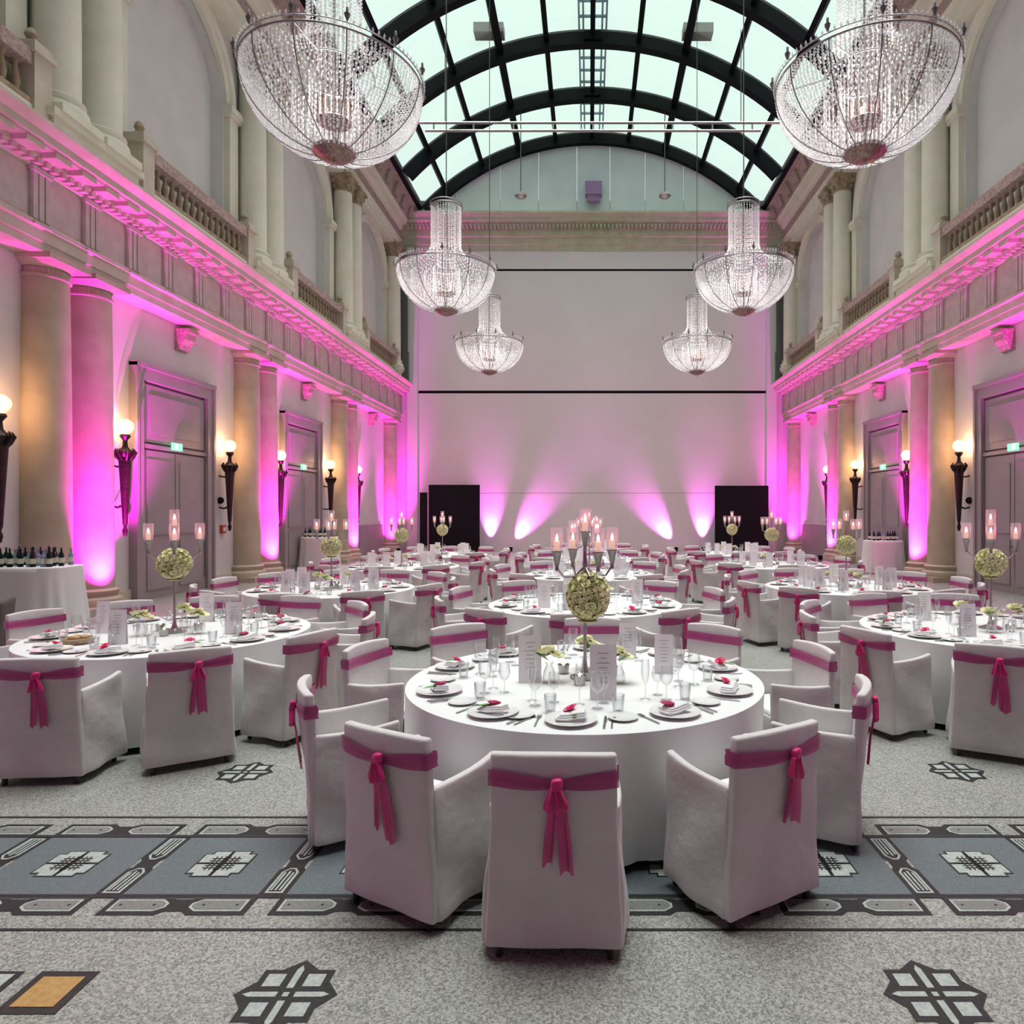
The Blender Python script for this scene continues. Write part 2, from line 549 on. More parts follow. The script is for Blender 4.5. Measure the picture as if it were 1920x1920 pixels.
bx('pilaster', M['white_panel'], (XR, 9.0, YB - .22, YB, 0, 14.6), bw)
bx('corner_wall', M['plaster'], (X(-1, 9.75), -8.75, YB - .02, YB + .1, 0, 14.6), bw)
bx('corner_wall', M['plaster'], (9.0, X(1, 9.75), YB - .02, YB + .1, 0, 14.6), bw)
OLIVE = mat('olive_cream_cornice', (.50, .50, .38), .8, noise=(3, (.42, .42, .31), 5))
m = MB()
prof = [(0.0, 14.45), (-.10, 14.47), (-.10, 14.75), (-.14, 14.80), (-.14, 15.1), (-.22, 15.15), (-.22, 15.6), (-.30, 15.65), (-.36, 15.72), (-.50, 15.8), (-.50, 15.95), (-.62, 16.1), (-.62, 16.2), (0, 16.3)]
k = len(prof)
m.add([(x, YB + a, z) for x in (X(-1, 9.3), X(1, 9.3)) for a, z in prof], [(i, i + 1, k + i + 1, k + i) for i in range(k - 1)])
tag(m.build('upper_entablature', OLIVE, bw, ang=25), 'olive brown cornice band')
d = MB()
for i in range(96):
    x = -8.9 + i * .188
    d.box(x, x + .10, YB - .42, YB - .22, 15.5, 15.66)
tag(d.build('dentils', OLIVE, bw, smooth=False), kind='stuff')
# lunette wall of upright panels under the arch
RS, ZSP, ZAP = 8.15, 16.55, 20.08
RISE = ZAP - ZSP
RR = (RS * RS + RISE * RISE) / (2 * RISE)
ZCEN = ZAP - RR
def arc_z(x, dr=0): return ZCEN + math.sqrt(max(0, (RR + dr) ** 2 - (x - XC) ** 2))
edges = [-8.3, -6.4, -4.3, -2.45, -.6, 1.0, 2.7, 4.55, 6.65, 8.56]
for i in range(len(edges) - 1):
    a, b = edges[i] + .008, edges[i + 1] - .008
    xs = [a + (b - a) * j / 8 for j in range(9)]
    top = [(x, max(16.2, arc_z(x))) for x in xs]
    poly = [(a, 16.1), (b, 16.1)] + list(reversed(top))
    n = len(poly)
    vs = [(x, YB - .05, z) for x, z in poly] + [(x, YB + .02, z) for x, z in poly]
    MB().add(vs, [tuple(range(n)), tuple(range(2 * n - 1, n - 1, -1))] + [(j, n + j, n + (j + 1) % n, (j + 1) % n) for j in range(n)]).build('lunette_panel', M['lunette'], bw, smooth=False)
# near end wall behind the camera
struct(bx('wall_front', M['door'], (X(-1, 10.3), X(1, 10.3), YF - .3, YF, 0, 21), None), 'plain plaster wall at the camera end of the hall')

# ---------------------------------------------------------------- glass roof
roof = struct(empty('ceiling'), 'barrel vaulted glass roof with dark steel ribs')
def arc_pt(a, dr=0):
    return (XC + (RR + dr) * math.sin(a), ZCEN + (RR + dr) * math.cos(a))
AM = math.asin(RS / RR)
RIBY = [32.85 - 3.465 * i for i in range(12)]
def arc_strip(r0, r1, y0, y1, name, mt, n=40, am=AM):
    vs = []
    for i in range(n + 1):
        a = -am + 2 * am * i / n
        for dr, y in ((r0, y0), (r1, y0), (r1, y1), (r0, y1)):
            x, z = arc_pt(a, dr)
            vs.append((x, y, z))
    fs = []
    for i in range(n):
        for j in range(4):
            k = (j + 1) % 4
            fs.append((i * 4 + j, i * 4 + k, (i + 1) * 4 + k, (i + 1) * 4 + j))
    return MB().add(vs, fs).build(name, mt, roof, smooth=False)
for i, y in enumerate(RIBY):
    arc_strip(-.44, .10, y - .08, y + .08, 'rib', M['dark_steel'])
    arc_strip(-.50, -.42, y - .17, y + .17, 'rib_flange', M['dark_steel'])
    if i: 
        cx, cz = arc_pt(0, -.24)
        bx('rib_joint', M['dark_steel'], (cx - .32, cx + .32, y - .22, y + .22, cz - .12, cz + .2), roof)
NM = 10
angs = [math.asin(max(-1, min(1, 1.78 * k / RR))) for k in range(-4, 5)]
for k, a in enumerate(angs):
    for i in range(len(RIBY) - 1):
        if i > 4 and k % 2: pass
        wd = .13 if abs(k - 4) == 2 else .09
        x, z = arc_pt(a, 0)
        mm = MB().box(-wd, wd, RIBY[i + 1] + .08, RIBY[i] - .08, -.20, .08)
        ob = mm.build('purlin', M['dark_steel'], roof, smooth=False)
        ob.location = (x, 0, z); ob.rotation_euler = (0, a, 0)
al = [-AM] + angs + [AM]
for i in range(9):
    for k in range(len(al) - 1):
        a0, a1 = al[k], al[k + 1]
        vs = []
        for a in (a0, (a0 + a1) / 2, a1):
            x, z = arc_pt(a, .03)
            vs += [(x, RIBY[i + 1], z), (x, RIBY[i], z)]
        MB().add(vs, [(0, 2, 3, 1), (2, 4, 5, 3)]).build('glass_pane', M['pane'], roof)
# opaque vault over the camera end, unseen, added to shade the chair backs
vs = []
for a in al:
    x, z = arc_pt(a, .03)
    vs += [(x, YF - .1, z), (x, RIBY[9], z)]
MB().add(vs, [(2 * i, 2 * i + 2, 2 * i + 3, 2 * i + 1) for i in range(len(al) - 1)]).build('shading_vault', M['door'], roof)
# service walkway running along the ridge, seen through the glass
wk = tag(empty('roof_walkway', (XC, 0, ZAP + .35)), 'blue service walkway of rails and rungs above the ridge of the glass roof', 'walkway')
for x in (-.52, -.36, .36, .52):
    bx('walkway_rail', M['walkway'], (x - .035, x + .035, 8, YB + .2, 0, .12), wk)
rg = MB().box(-.5, .5, -.05, .05, .02, .08).mesh('rung', M['walkway'], False)
for i in range(32): put('rung', rg, wk, (0, 32.6 - i * .78, 0))
# tinted blind boxes high on the roof
for i, xx in enumerate((-3.7, 4.0)):
    b = tag(bx('roof_vent', M['grey_inlay'], (xx - .55, xx + .55, 25.0, 25.5, arc_z(xx) + .1, arc_z(xx) + .45), None),
            'grey vent box above the glass roof, %s of the walkway' % ('left' if i == 0 else 'right'), 'vent')

# ---------------------------------------------------------------- columns
def column(name, r, h, base_m, shaft_m, ornate=False):
    root = empty(name)
    b = MB().box(-r * 1.35, r * 1.35, -r * 1.35, r * 1.35, 0, .14)
    b.lathe([(r * 1.34, .14), (r * 1.36, .20), (r * 1.32, .27), (r * 1.16, .30), (r * 1.12, .34), (r * 1.2, .38), (r * 1.2, .42), (r * 1.02, .46)], 32, caps=False)
    b.build('base', base_m, root, ang=50)
    ch = .36 if not ornate else .62
    pr = []
    z0, z1 = .46, h - ch
    for i in range(9):
        t = i / 8
        pr.append((r * (1 - .11 * t ** 1.8), z0 + (z1 - z0) * t))
    MB().lathe(pr, 40, caps=False).build('shaft', shaft_m, root)
    rt = pr[-1][0]
    c = MB()
    if not ornate:
        c.lathe([(rt, z1), (rt * 1.09, z1 + .01), (rt * 1.09, z1 + .045), (rt, z1 + .05)], 32, caps=False)
        c.lathe([(rt, z1 + .05), (rt, z1 + .17)], 64, caps=False, flute=.05)
        c.lathe([(rt * 1.02, z1 + .17), (rt * 1.08, z1 + .19), (rt * 1.24, z1 + .25), (rt * 1.28, z1 + .27)], 32, caps=False)
        a = rt * 1.32
        c.box(-a, a, -a, a, z1 + .265, h)
    else:
        c.lathe([(rt, z1), (rt * 1.1, z1 + .02), (rt * 1.1, z1 + .05), (rt, z1 + .07), (rt * 1.0, z1 + .25), (rt * 1.2, z1 + .38), (rt * 1.35, z1 + .5)], 32, caps=False, flute=.04)
        for ang in range(4):
            t = PI / 4 + ang * PI / 2
            cx, cy = rt * 1.25 * math.cos(t), rt * 1.25 * math.sin(t)
            c.lathe([(.0, -.1), (.09, -.08), (.11, 0), (.09, .08), (0, .1)], 10, cx, cy, z1 + .40, caps=False)
        for ang in range(8):
            t = ang * PI / 4
            cx, cy = rt * 1.05 * math.cos(t), rt * 1.05 * math.sin(t)
            c.lathe([(0, -.12), (.06, -.06), (.07, .03), (.03, .1), (0, .12)], 8, cx, cy, z1 + .2, caps=False)
        a = rt * 1.36
        c.box(-a, a, -a, a, z1 + .5, h)
    c.build('capital', M['ochre'] if ornate else base_m, root, ang=35)
    return root
ordn = ['nearest', 'second', 'third', 'fourth', 'fifth', 'sixth', 'seventh', 'eighth', 'ninth', 'tenth']
col_lo = column('column', .405, 6.27, M['column'], M['column'])
col_up = column('upper_column', .36, 5.90, M['pale_cream'], M['pale_cream'], True)
first = True
for side, s in SIDES:
    n_ = 0
    for p in PAIRS:
        for j, q in enumerate((-.53, .53)):
            y = p + q
            if p > YB: 
                if j: continue
                y = 32.3
            if y < 4: continue
            vis = p > 10 if s < 0 else p > 15
            lo = col_lo if first else copy_tree(col_lo)
            up = col_up if first else copy_tree(col_up)
            first = False
            lo.location = (X(s, CU), y, 0)
            up.location = (X(s, 9.42), y, 8.62)
            if vis:
                where = ordn[n_ // 2] + ' pair' if p < YB else 'lone column by the end wall'
                nf = ('nearer' if j == 0 else 'farther, magenta lit') if p < YB else 'magenta lit'
                if p < YB:
                    tag(lo, 'cream stone column, %s of the %s along the %s wall' % (nf, where, side), 'column', 'lower columns along the walls')
                    tag(up, 'pale upper column, %s of the %s above the %s cornice' % (nf.split(',')[0], where, side), 'column', 'upper columns above the cornice')
                else:
                    tag(lo, 'magenta lit cream column standing alone at the %s end wall corner' % side, 'column', 'lower columns along the walls')
                    tag(up, 'pale upper column standing alone at the %s end wall corner' % side, 'column', 'upper columns above the cornice')
                n_ += 1
            else:
                tag(lo, 'cream stone column outside the %s edge of the view, %s' % (side, 'nearer' if j == 0 else 'farther'), 'column', 'lower columns along the walls')
                tag(up, 'pale upper column outside the %s edge of the view, %s' % (side, 'nearer' if j == 0 else 'farther'), 'column', 'upper columns above the cornice')
# pedestals under the upper columns
    for p in PAIRS:
        if p < 4: continue
        y0, y1 = (p - 1.12, min(p + 1.12, YB - .1))
        if p > YB: y0, y1 = 31.7, 32.48
        pd = MB()
        pd.box(X(s, 8.98), X(s, 9.85), y0, y1, 8.05, 8.22)
        pd.box(X(s, 9.04), X(s, 9.85), y0 + .05, y1 - .05, 8.22, 8.50)
        pd.box(X(s, 8.97), X(s, 9.85), y0 - .02, y1 + .02 if p < YB else y1, 8.50, 8.63)
        pd.build('pedestal', M['pale_cream'], walls[s], smooth=False)

# ---------------------------------------------------------------- balustrades
for side, s in SIDES:
    bl = MB().lathe([(.05, 0), (.05, .03), (.035, .06), (.06, .14), (.072, .22), (.05, .36), (.032, .46), (.045, .50), (.05, .52), (.05, .56)], 10).mesh('baluster', M['ochre'])
    n_ = 0
    for c in BC:
        if c < 6: continue
        b = empty('balustrade', (X(s, 9.30), c, 8.07))
        L = 2.0
        y1 = min(L, YB - c - .2)
        bx('plinth', M['pale_cream'], (-.16, .16, -L, L, 0, .42), b)
        bx('bottom_rail', M['ochre'], (-.15, .15, -L, L, .42, .52), b)
        bx('top_rail', M['ornament'], (-.17, .17, -L, L, 1.06, 1.30), b)
        for k in range(15):
            put('baluster', bl, b, (0, -L + .2 + k * (2 * L - .4) / 14, .51))
        for q in (-1, 1):
            pm = MB().box(-.2, .2, q * 2.12 - .18, q * 2.12 + .18, 0, 1.28).box(-.25, .25, q * 2.12 - .24, q * 2.12 + .24, 1.28, 1.38).box(-.21, .21, q * 2.12 - .19, q * 2.12 + .19, 1.38, 1.48)
            pm.build('pier', M['ochre'] if False else M['cream'], b, smooth=False)
            MB().lathe([(.10, 0), (.12, .05), (.06, .10), (.10, .18), (.07, .27), (0, .32)], 10, 0, q * 2.12, 1.48).build('finial', M['ochre'], b)
        where = ('%s balustrade above the %s cornice' % (ordn[n_], side)) if c > 12 or s > 0 else ('balustrade cut by the upper %s picture corner' % side)
        tag(b, 'stone balustrade with brown balusters, ' + where, 'balustrade', 'balustrades above the cornice')
        n_ += 1

# ---------------------------------------------------------------- doors, corbels, wainscot, wall fittings
dn = 0
for side, s in SIDES:
    for c in BC:
        if c < 6: continue
        # corbel high on the wall
        cb = empty('corbel', (X(s, WU), c, 5.86))
        m = MB()
        pr = [(0, .30), (-.34, .30), (-.34, .22), (-.28, .20), (-.26, .05), (-.16, -.05), (-.12, -.16), (-.03, -.2), (0, -.2)]
        k = len(pr)
        m.add([(-s * -a if s < 0 else a, y, z) for y in (-.2, .2) for a, z in pr], [tuple(range(k)), tuple(range(2 * k - 1, k - 1, -1))] + [(i, k + i, k + (i + 1) % k, (i + 1) % k) for i in range(k)])
        m.build('bracket', M['ornament'], cb, smooth=False)
        i_ = BC.index(c)
        tag(cb, 'carved stone corbel under the %s architrave, %s bay' % (side, ordn[i_ - 1]), 'corbel', 'corbels under the architrave')
        if c < 6 or c > 28: continue
        dn += 1
        d = struct(empty('door_%d' % dn, (X(s, WU), c - .27, 0)), 'tall taupe panelled double door')
        def db(name, mt, u0, u1, y0, y1, z0, z1):
            return bx(name, M[mt], (-s * u0, -s * u1, y0, y1, z0, z1), d)
        for q in (-1, 1):
            m = MB().box(0, -s * .14, q * 1.22, q * 1.46, 0, 5.02).box(0, -s * .18, q * 1.42, q * 1.50, 0, 5.05)
            m.build('door_frame', M['door'], d, smooth=False)
        m = MB().box(0, -s * .14, -1.22, 1.22, 4.72, 5.0).box(0, -s * .2, -1.50, 1.50, 4.98, 5.08)
        m.build('door_frame', M['door'], d, smooth=False)
        db('door_back', 'door_dark', 0, .02, -1.22, 1.22, 0, 4.75)
        db('transom_panel', 'door', .02, .06, -1.17, 1.17, 3.42, 4.66)
        db('transom_panel', 'door', .06, .085, -.96, .96, 3.60, 4.46)
        db('transom_rail', 'door', .02, .09, -1.22, 1.22, 3.28, 3.37)
        for q in (-1, 1):
            db('door_leaf', 'door', .02, .06, q * .015, q * 1.17, 0, 3.24)
            for z0, z1 in ((.2, 1.25), (1.4, 3.05)):
                db('leaf_panel', 'door', .06, .08, q * .16, q * 1.02, z0, z1)
            MB().tube([(-s * .06, q * .09, 1.1), (-s * .12, q * .09, 1.1), (-s * .12, q * .22, 1.1)], .014).build('door_handle', M['silver'], d)
        # exit sign over the transom rail
        e = empty('exit_sign', (X(s, WU - .19), c - .42, 3.30))
        bx('sign_box', M['exit'], (-.03, .03, -.17, .17, 0, .17), e)
        bx('pictogram', M['exit_white'], (-s * .031, -s * .036, -.13, -.01, .03, .14), e)
        bx('sign_bracket', M['grey_metal'], (0, s * .10, -.02, .02, .05, .11), e)
        tag(e, 'small green and white exit sign on the %s door, %s from the camera' % (side, ordn[dn - 1 if s < 0 else dn - 4]), 'sign', 'exit signs')
    # low wainscot panel in the last bay
    b = bx('wainscot_panel', M['door'], (X(s, WU), X(s, WU - .10), BC[-1] - 1.6, BC[-1] + 1.6, 0, 1.35), None)
    struct(b, 'low taupe panel on the wall in the last %s bay' % side); b.name = 'trim_%d' % (7 + (s > 0))
    base = struct(bx('baseboard_' + side, M['cream'], (X(s, WU), X(s, WU - .05), YF, YB, 0, .28)))
# red fire alarm and small wall switch by the left door
fa = empty('fire_alarm', (X(-1, WU - .03), BC[3] + 1.95 - .12, 1.45))
MB().box(-.03, .04, -.09, .09, -.11, .11).build('alarm_box', M['red'], fa, smooth=False)
MB().box(.04, .046, -.05, .05, -.05, .05).build('alarm_plate', M['card'], fa, smooth=False)
tag(fa, 'small red fire alarm box beside the nearest left door', 'alarm')
for s, dy, lab in ((-1, 1.72, 'small black round wall unit between left door and torch lamp'), (1, 1.68, 'small black round wall unit beside the nearest right torch lamp')):
    o = MB().lathe([(.0, .08), (.05, .07), (.085, .03), (.09, 0), (.09, -.03)], 16).xf(lambda p: Vector((p.z * -s, p.y, p.x))).build('wall_detector', M['black'], None, (X(s, WU - .03), BC[3] + dy, 2.2))
    tag(o, lab, 'detector')

# ---------------------------------------------------------------- torch wall lamps
def make_sconce():
    r = empty('torch_lamp')
    MB().lathe([(0, -1.62), (.03, -1.6), (.05, -1.5), (.025, -1.42), (.045, -1.35), (.07, -.9), (.10, -.35), (.115, -.10), (.09, -.02), (.13, .02), (.15, .09), (.12, .13)], 14).build('torch_shaft', M['bronze'], r)
    lf = MB()
    for i in range(8):
        t = i * PI / 4
        c, s_ = math.cos(t), math.sin(t)
        lf.tube([(c * .07, s_ * .07, -.12), (c * .14, s_ * .14, -.02), (c * .19, s_ * .19, .08), (c * .15, s_ * .15, .16)], [.02, .032, .026, .008], 6)
    lf.build('leaf_collar', M['bronze'], r)
    MB().lathe([(.10, .12), (.05, .2), (.04, .32), (.07, .36), (.10, .40), (.085, .44), (.04, .45)], 14).build('lamp_neck', M['bronze'], r)
    for z in (-.18, -1.0):
        b = MB().tube([(0, 0, z), (0, .12, z - .03), (0, .27, z)], .022, 8)
        b.lathe([(.07, -.02), (.07, .0), (.03, .02)], 12).v
        b = MB().tube([(0, .05, z), (0, .15, z - .03), (0, .28, z)], .022, 8).tube([(-.09, .05, z), (.09, .05, z)], .02, 8)
        b.build('wall_bracket', M['bronze'], r)
    g = MB().lathe([(.055, -.15), (.11, -.11), (.15, -.045), (.158, .0), (.15, .055), (.11, .115), (.055, .15), (0, .158)], 20, cz=.60, caps=False).build('globe_shade', M['globe'], r)
    MB().lathe([(0, -.06), (.035, -.04), (.05, 0), (.035, .05), (0, .07)], 12, cz=.57).build('bulb', M['bulb'], r)
    return r
sc0 = make_sconce()
first = True
for side, s in SIDES:
    n_ = 0
    for c in BC[1:]:
        for q in (-1, 1):
            y = c + q * 2.0 - .28
            if y > YB - 1 or y < 10.5 or (s > 0 and y < 17): continue
            if y > 30: continue
            o = sc0 if first else copy_tree(sc0)
            first = False
            o.location = (X(s, WU - .27), y, 3.02)
            o.rotation_euler = (0, 0, R(90) if s < 0 else R(-90))
            tag(o, 'dark bronze torch wall lamp with lit globe, %s along the %s wall' % (ordn[n_], side), 'wall lamp', 'torch lamps on the walls')
            n_ += 1
            ld = bpy.data.lights.new('torch_light', 'POINT')
            ld.energy = 34; ld.color = (1, .52, .25); ld.shadow_soft_size = .17
            lo = bpy.data.objects.new('torch_light', ld)
            lo.location = (0, 0, .60); lo.parent = o
            COL.objects.link(lo)

# ---------------------------------------------------------------- magenta uplights
def make_can():
    r = empty('uplight')
    MB().lathe([(.09, .0), (.10, .01), (.10, .02), (.03, .03)], 16).build('foot', M['black'], r)
    hd = MB().lathe([(.05, .04), (.075, .05), (.085, .09), (.085, .20), (.092, .205), (.092, .22), (.080, .22), (.080, .205)], 18, caps=False).build('housing', M['black'], r)
    MB().lathe([(0, .205), (.08, .206)], 18, caps=False).build('lens', M['magenta_lens'], r)
    return r
can0 = make_can()
first = True
def uplight(loc, target, energy, size, label, blend=.8, soft=.05, col=(1, .012, .74)):
    global first
    o = can0 if first else copy_tree(can0)
    first = False
    o.location = loc
    tag(o, label, 'uplight', 'magenta uplights on the floor')
    ld = bpy.data.lights.new('uplight_beam', 'SPOT')
    ld.energy = energy; ld.color = col; ld.spot_size = R(size); ld.spot_blend = blend; ld.shadow_soft_size = soft
    l = bpy.data.objects.new('uplight_beam', ld)
    p = Vector(loc) + Vector((0, 0, .26))
    d = Vector(target) - p
    l.location = p
    l.rotation_euler = d.to_track_quat('-Z', 'Y').to_euler()
    COL.objects.link(l)
for side, s in SIDES:
    n_ = 0
    for p in PAIRS[1:]:
        if False: pass
        if p > YB:
            uplight((X(s, 8.95), 31.55, 0), (X(s, 9.50), 32.05, 1.9), 2600, 72, 'magenta floor uplight at the lone column by the %s end corner' % side)
        elif p > -3:
            uplight((X(s, 8.80), p + .10, 0), (X(s, 9.42), p + .50, 1.9), 3300 if p > 10 else 1300, 76, ('magenta floor uplight at the %s visible pair of columns on the %s' % (ordn[n_], side)) if p > (10 if s < 0 else 15) else ('magenta floor uplight outside the %s edge of the view, %s' % (side, 'behind the camera' if p < 0 else 'beside the nearest tables' if p < 8 else 'beyond the nearest tables')))
            n_ += 1 if p > (10 if s < 0 else 15) else 0
for x, tx, tz, e, lab in ((-4.75, -4.75, 1.5, 900, 'magenta floor uplight beside the left black screen'), (-3.75, -3.1, 1.25, 900, 'magenta floor uplight tilted right at the end wall'),
                      (4.15, 3.5, 1.25, 900, 'magenta floor uplight tilted left at the end wall'), (5.45, 5.45, 1.5, 900, 'magenta floor uplight beside the right black screen')):
    uplight((x, YB - .42, 0), (tx, YB - .1 , tz), e * 2.0, 46, lab, 1.0, .04, (1, .11, .85))

# ---------------------------------------------------------------- black screens by the end wall
def masking(name, x0, x1, h, y, label):
    r = empty(name, ((x0 + x1) / 2, y, 0))
    hw = (x1 - x0) / 2
    n = max(3, int((x1 - x0) / .8))
    for i in range(n):
        a, b = -hw + 2 * hw * i / n + .004, -hw + 2 * hw * (i + 1) / n - .004
        bx('black_panel', M['black'], (a, b, -.04, .04, .05, h), r)
    MB().tube([(-hw, 0, h + .01), (hw, 0, h + .01)], .03).build('top_rail', M['black'], r)
    for q in (-1, 1):
        bx('foot', M['black'], (q * hw * .8 - .05, q * hw * .8 + .05, -.35, .35, 0, .05), r)
    tag(r, label, 'screen')
masking('black_screen', -7.55, -5.15, 3.14, YB - .9, 'tall black masking screen standing left of the end wall')
masking('black_screen', -7.97, -7.62, 2.78, YB - .9, 'narrow lower black screen at the left edge of the tall left one')
masking('black_screen', 5.9, 8.42, 3.10, YB - .9, 'tall black masking screen standing right of the end wall')
# grey downpipes in the upper corners
for q, (x, lab) in enumerate(((-8.80, 'left'), (9.06, 'right'))):
    p = empty('corner_post', (x, YB - .35, 8.07))
    bx('post', M['grey_metal'], (-.10, .10, -.10, .10, 0, 5.6), p)
    bx('cap_box', M['grey_metal'], (-.13, .13, -.13, .13, 5.6, 6.0), p)
    bx('foot_box', M['grey_metal'], (-.14, .14, -.14, .14, 0, 1.5), p)
    tag(p, 'dark grey vertical post in the %s corner of the end wall above the cornice' % lab, 'post')
# box and pendants in front of the lunette
o = MB().box(-.40, .40, -.2, .2, 0, .62).box(-.3, .3, -.15, .15, -.3, 0).build('wall_box', M['purple_box'], None, (.2, YB - .3, 17.05), smooth=False)
tag(o, 'small lilac equipment box above the end wall cornice, at its middle', 'box')
for x, lab in ((-2.95, 'left'), (3.25, 'right')):
    p = empty('pendant_lamp', (x, RIBY[1], 15.5))
    MB().tube([(0, 0, 0.1), (0, 0, arc_z(x) - 15.5 - .4)], .022, 6).build('cord', M['grey_metal'], p)
    MB().lathe([(.08, .12), (.24, .08), (.26, .0), (.22, -.05), (.15, -.02)], 16).build('lamp_ring', M['silver'], p)
    MB().lathe([(0, 0), (.14, -.01), (.1, -.06), (0, -.1)], 12).build('diffuser', M['china'], p)
    tag(p, 'small round pendant lamp hanging before the lunette, %s of the lilac box' % lab, 'lamp', 'pendant lamps before the lunette')
# lighting truss
tr = empty('lighting_truss', (XC, 24, 15.3))
for dz in (0, .28):
    MB().tube([(-5.9 + (0 if dz == 0 else -.8), 0, dz), (5.9 + (0 if dz == 0 else .8), 0, dz)], .045, 8).build('chord', M['silver'], tr)
for k in range(9):
    x = -5.6 + k * 1.4
    MB().tube([(x, 0, 0), (x, 0, .28)], .03, 6).build('strut', M['silver'], tr)
for x in (-5.2, 5.2):
    MB().tube([(x, 0, .28), (x, 0, arc_z(x) - 15.3)], .015, 6).build('hanger', M['grey_metal'], tr)
tag(tr, 'slim silver lighting truss hung across the hall under the glass roof', 'truss')

# ---------------------------------------------------------------- chandeliers
def octa(m, p, d, rl, rw):
    d = d.normalized()
    a = d.cross(Vector((.3, .5, .8))).normalized()
    b = d.cross(a)
    m.add([p + d * rl, p - d * rl, p + a * rw, p + b * rw, p - a * rw, p - b * rw],
          [(0, 2, 3), (0, 3, 4), (0, 4, 5), (0, 5, 2), (1, 3, 2), (1, 4, 3), (1, 5, 4), (1, 2, 5)])
def make_chandelier():
    r = empty('chandelier')
    rnd = random.Random(3)
    RB = 1.10; DZ = .95
    def el(t, k=1.0):    # t 0 rim .. 1 bottom ring
        a = t * R(76)
        return (RB * k * math.cos(a), 1.0 - DZ * k * math.sin(a))
    m = MB()
    for i in range(128):
        th = 2 * PI * i / 128
        c, s = math.cos(th), math.sin(th)
        nb = 34
        for j in range(nb):
            t = (j + .5) / nb
            rr, z = el(t)
            if rr < .9 and i % 2 and t > .55: continue
            if rr < .5 and i % 4 and t > .8: continue
            r2, z2 = el(t + .02)
            p = Vector((c * rr, s * rr, z)) + Vector([rnd.uniform(-.006, .006) for _ in range(3)])
            d = Vector((c * (r2 - rr), s * (r2 - rr), z2 - z))
            octa(m, p, d, .026, .0215)
    tag(m.build('crystal_bowl', M['crystal'], r, smooth=False), kind='stuff')
    m = MB()
    for k, (rad, zt, zb, n) in enumerate(((.78, 1.0, .52, 44), (.50, 1.0, .30, 36), (.30, 1.15, .14, 26))):
        for i in range(n):
            th = 2 * PI * i / n
            nb = int((zt - zb) / .075)
            for j in range(nb):
                z = zb + j * .075
                octa(m, Vector((rad * math.cos(th), rad * math.sin(th), z)), Vector((0, 0, 1)), .036, .013)
    tag(m.build('crystal_curtain', M['crystal'], r, smooth=False), kind='stuff')
    m = MB()
    for i in range(36):
        th = 2 * PI * i / 36
        for j in range(30):
            t = j / 29
            z = 2.48 - t * 1.42
            rad = .33 + .015 * math.sin(i) + (.0 if t < .62 else .55 * ((t - .62) / .38) ** 2)
            octa(m, Vector((rad * math.cos(th), rad * math.sin(th), z)), Vector((.1 * math.cos(th), .1 * math.sin(th), 1)), .023, .018)
    for i in range(18):
        th = 2 * PI * i / 18
        for j in range(14):
            octa(m, Vector((.2 * math.cos(th), .2 * math.sin(th), 2.45 - j * .1)), Vector((0, 0, 1)), .04, .016)
    tag(m.build('crystal_tower', M['crystal'], r, smooth=False), kind='stuff')
    def ring(rad, z, rt, name, mt, n=64):
        return MB().tube([(rad * math.cos(2 * PI * i / n), rad * math.sin(2 * PI * i / n), z) for i in range(n)], rt, 6, True).build(name, M[mt], r)
    ring(RB + .01, 1.0, .013, 'rim_ring', 'fine_steel')
    ring(RB + .02, 1.06, .008, 'rim_ring', 'fine_steel')
    ring(.36, 2.46, .018, 'crown_ring', 'fine_steel', 32)
    ring(.36, 2.54, .012, 'crown_ring', 'fine_steel', 32)
    ring(.50, 1.10, .012, 'inner_ring', 'fine_steel', 32)
    m = MB()
    for i in range(96):
        th = 2 * PI * i / 96
        octa(m, Vector(((RB + .03) * math.cos(th), (RB + .03) * math.sin(th), 1.08)), Vector((0, 0, 1)), .045, .018)
    tag(m.build('rim_crystals', M['crystal'], r, smooth=False), kind='stuff')
    rp = [Vector((el(k / 12, 1.012)[0], 0, el(k / 12, 1.012)[1])) for k in range(13)]
    rib = MB().tube(rp, .008, 5).mesh('rib', M['fine_steel'])
    cup = MB().lathe([(.010, -.02), (.015, .0), (.03, .03), (.035, .06), (.015, .065), (.015, .13), (.01, .14)], 10).mesh('lamp_cup', M['fine_steel'])
    arm = MB().tube([(.48, 0, 1.10), (.85, 0, 1.03), (RB, 0, 1.0)], .010, 5).mesh('arm', M['fine_steel'])
    for i in range(12):
        th = 2 * PI * i / 12 + .13
        put('rib', rib, r, rot=(0, 0, th))
        put('lamp_cup', cup, r, ((RB + .05) * math.cos(th), (RB + .05) * math.sin(th), 1.08))
        if i % 2 == 0: put('arm', arm, r, rot=(0, 0, th))
    MB().lathe([(.27, .12), (.27, .07), (.22, .045), (.19, .02), (.12, -.01), (0, -.03)], 24, caps=False, flute=.05).build('bottom_basket', M['gilt'], r)
    MB().lathe([(0, -.10), (.03, -.08), (.02, -.03), (0, -.01)], 8).build('drop_finial', M['crystal'], r)
    m = MB()
    for i in range(8):
        th = 2 * PI * i / 8
        m.tube([(.18 * math.cos(th), .18 * math.sin(th), .5), (.18 * math.cos(th), .18 * math.sin(th), .78)], .022, 6)
    m.lathe([(.20, .46), (.22, .48), (.20, .5)], 20)
    m.build('inner_lamps', M['gilt'], r)
    MB().tube([(0, 0, .05), (0, 0, 2.5)], .02, 6).build('centre_rod', M['fine_steel'], r)
    MB().tube([(0, 0, 2.5), (0, 0, 13.0)], .012, 6).build('suspension_cable', M['grey_metal'], r)
    return r
ch0 = make_chandelier()
k = 0
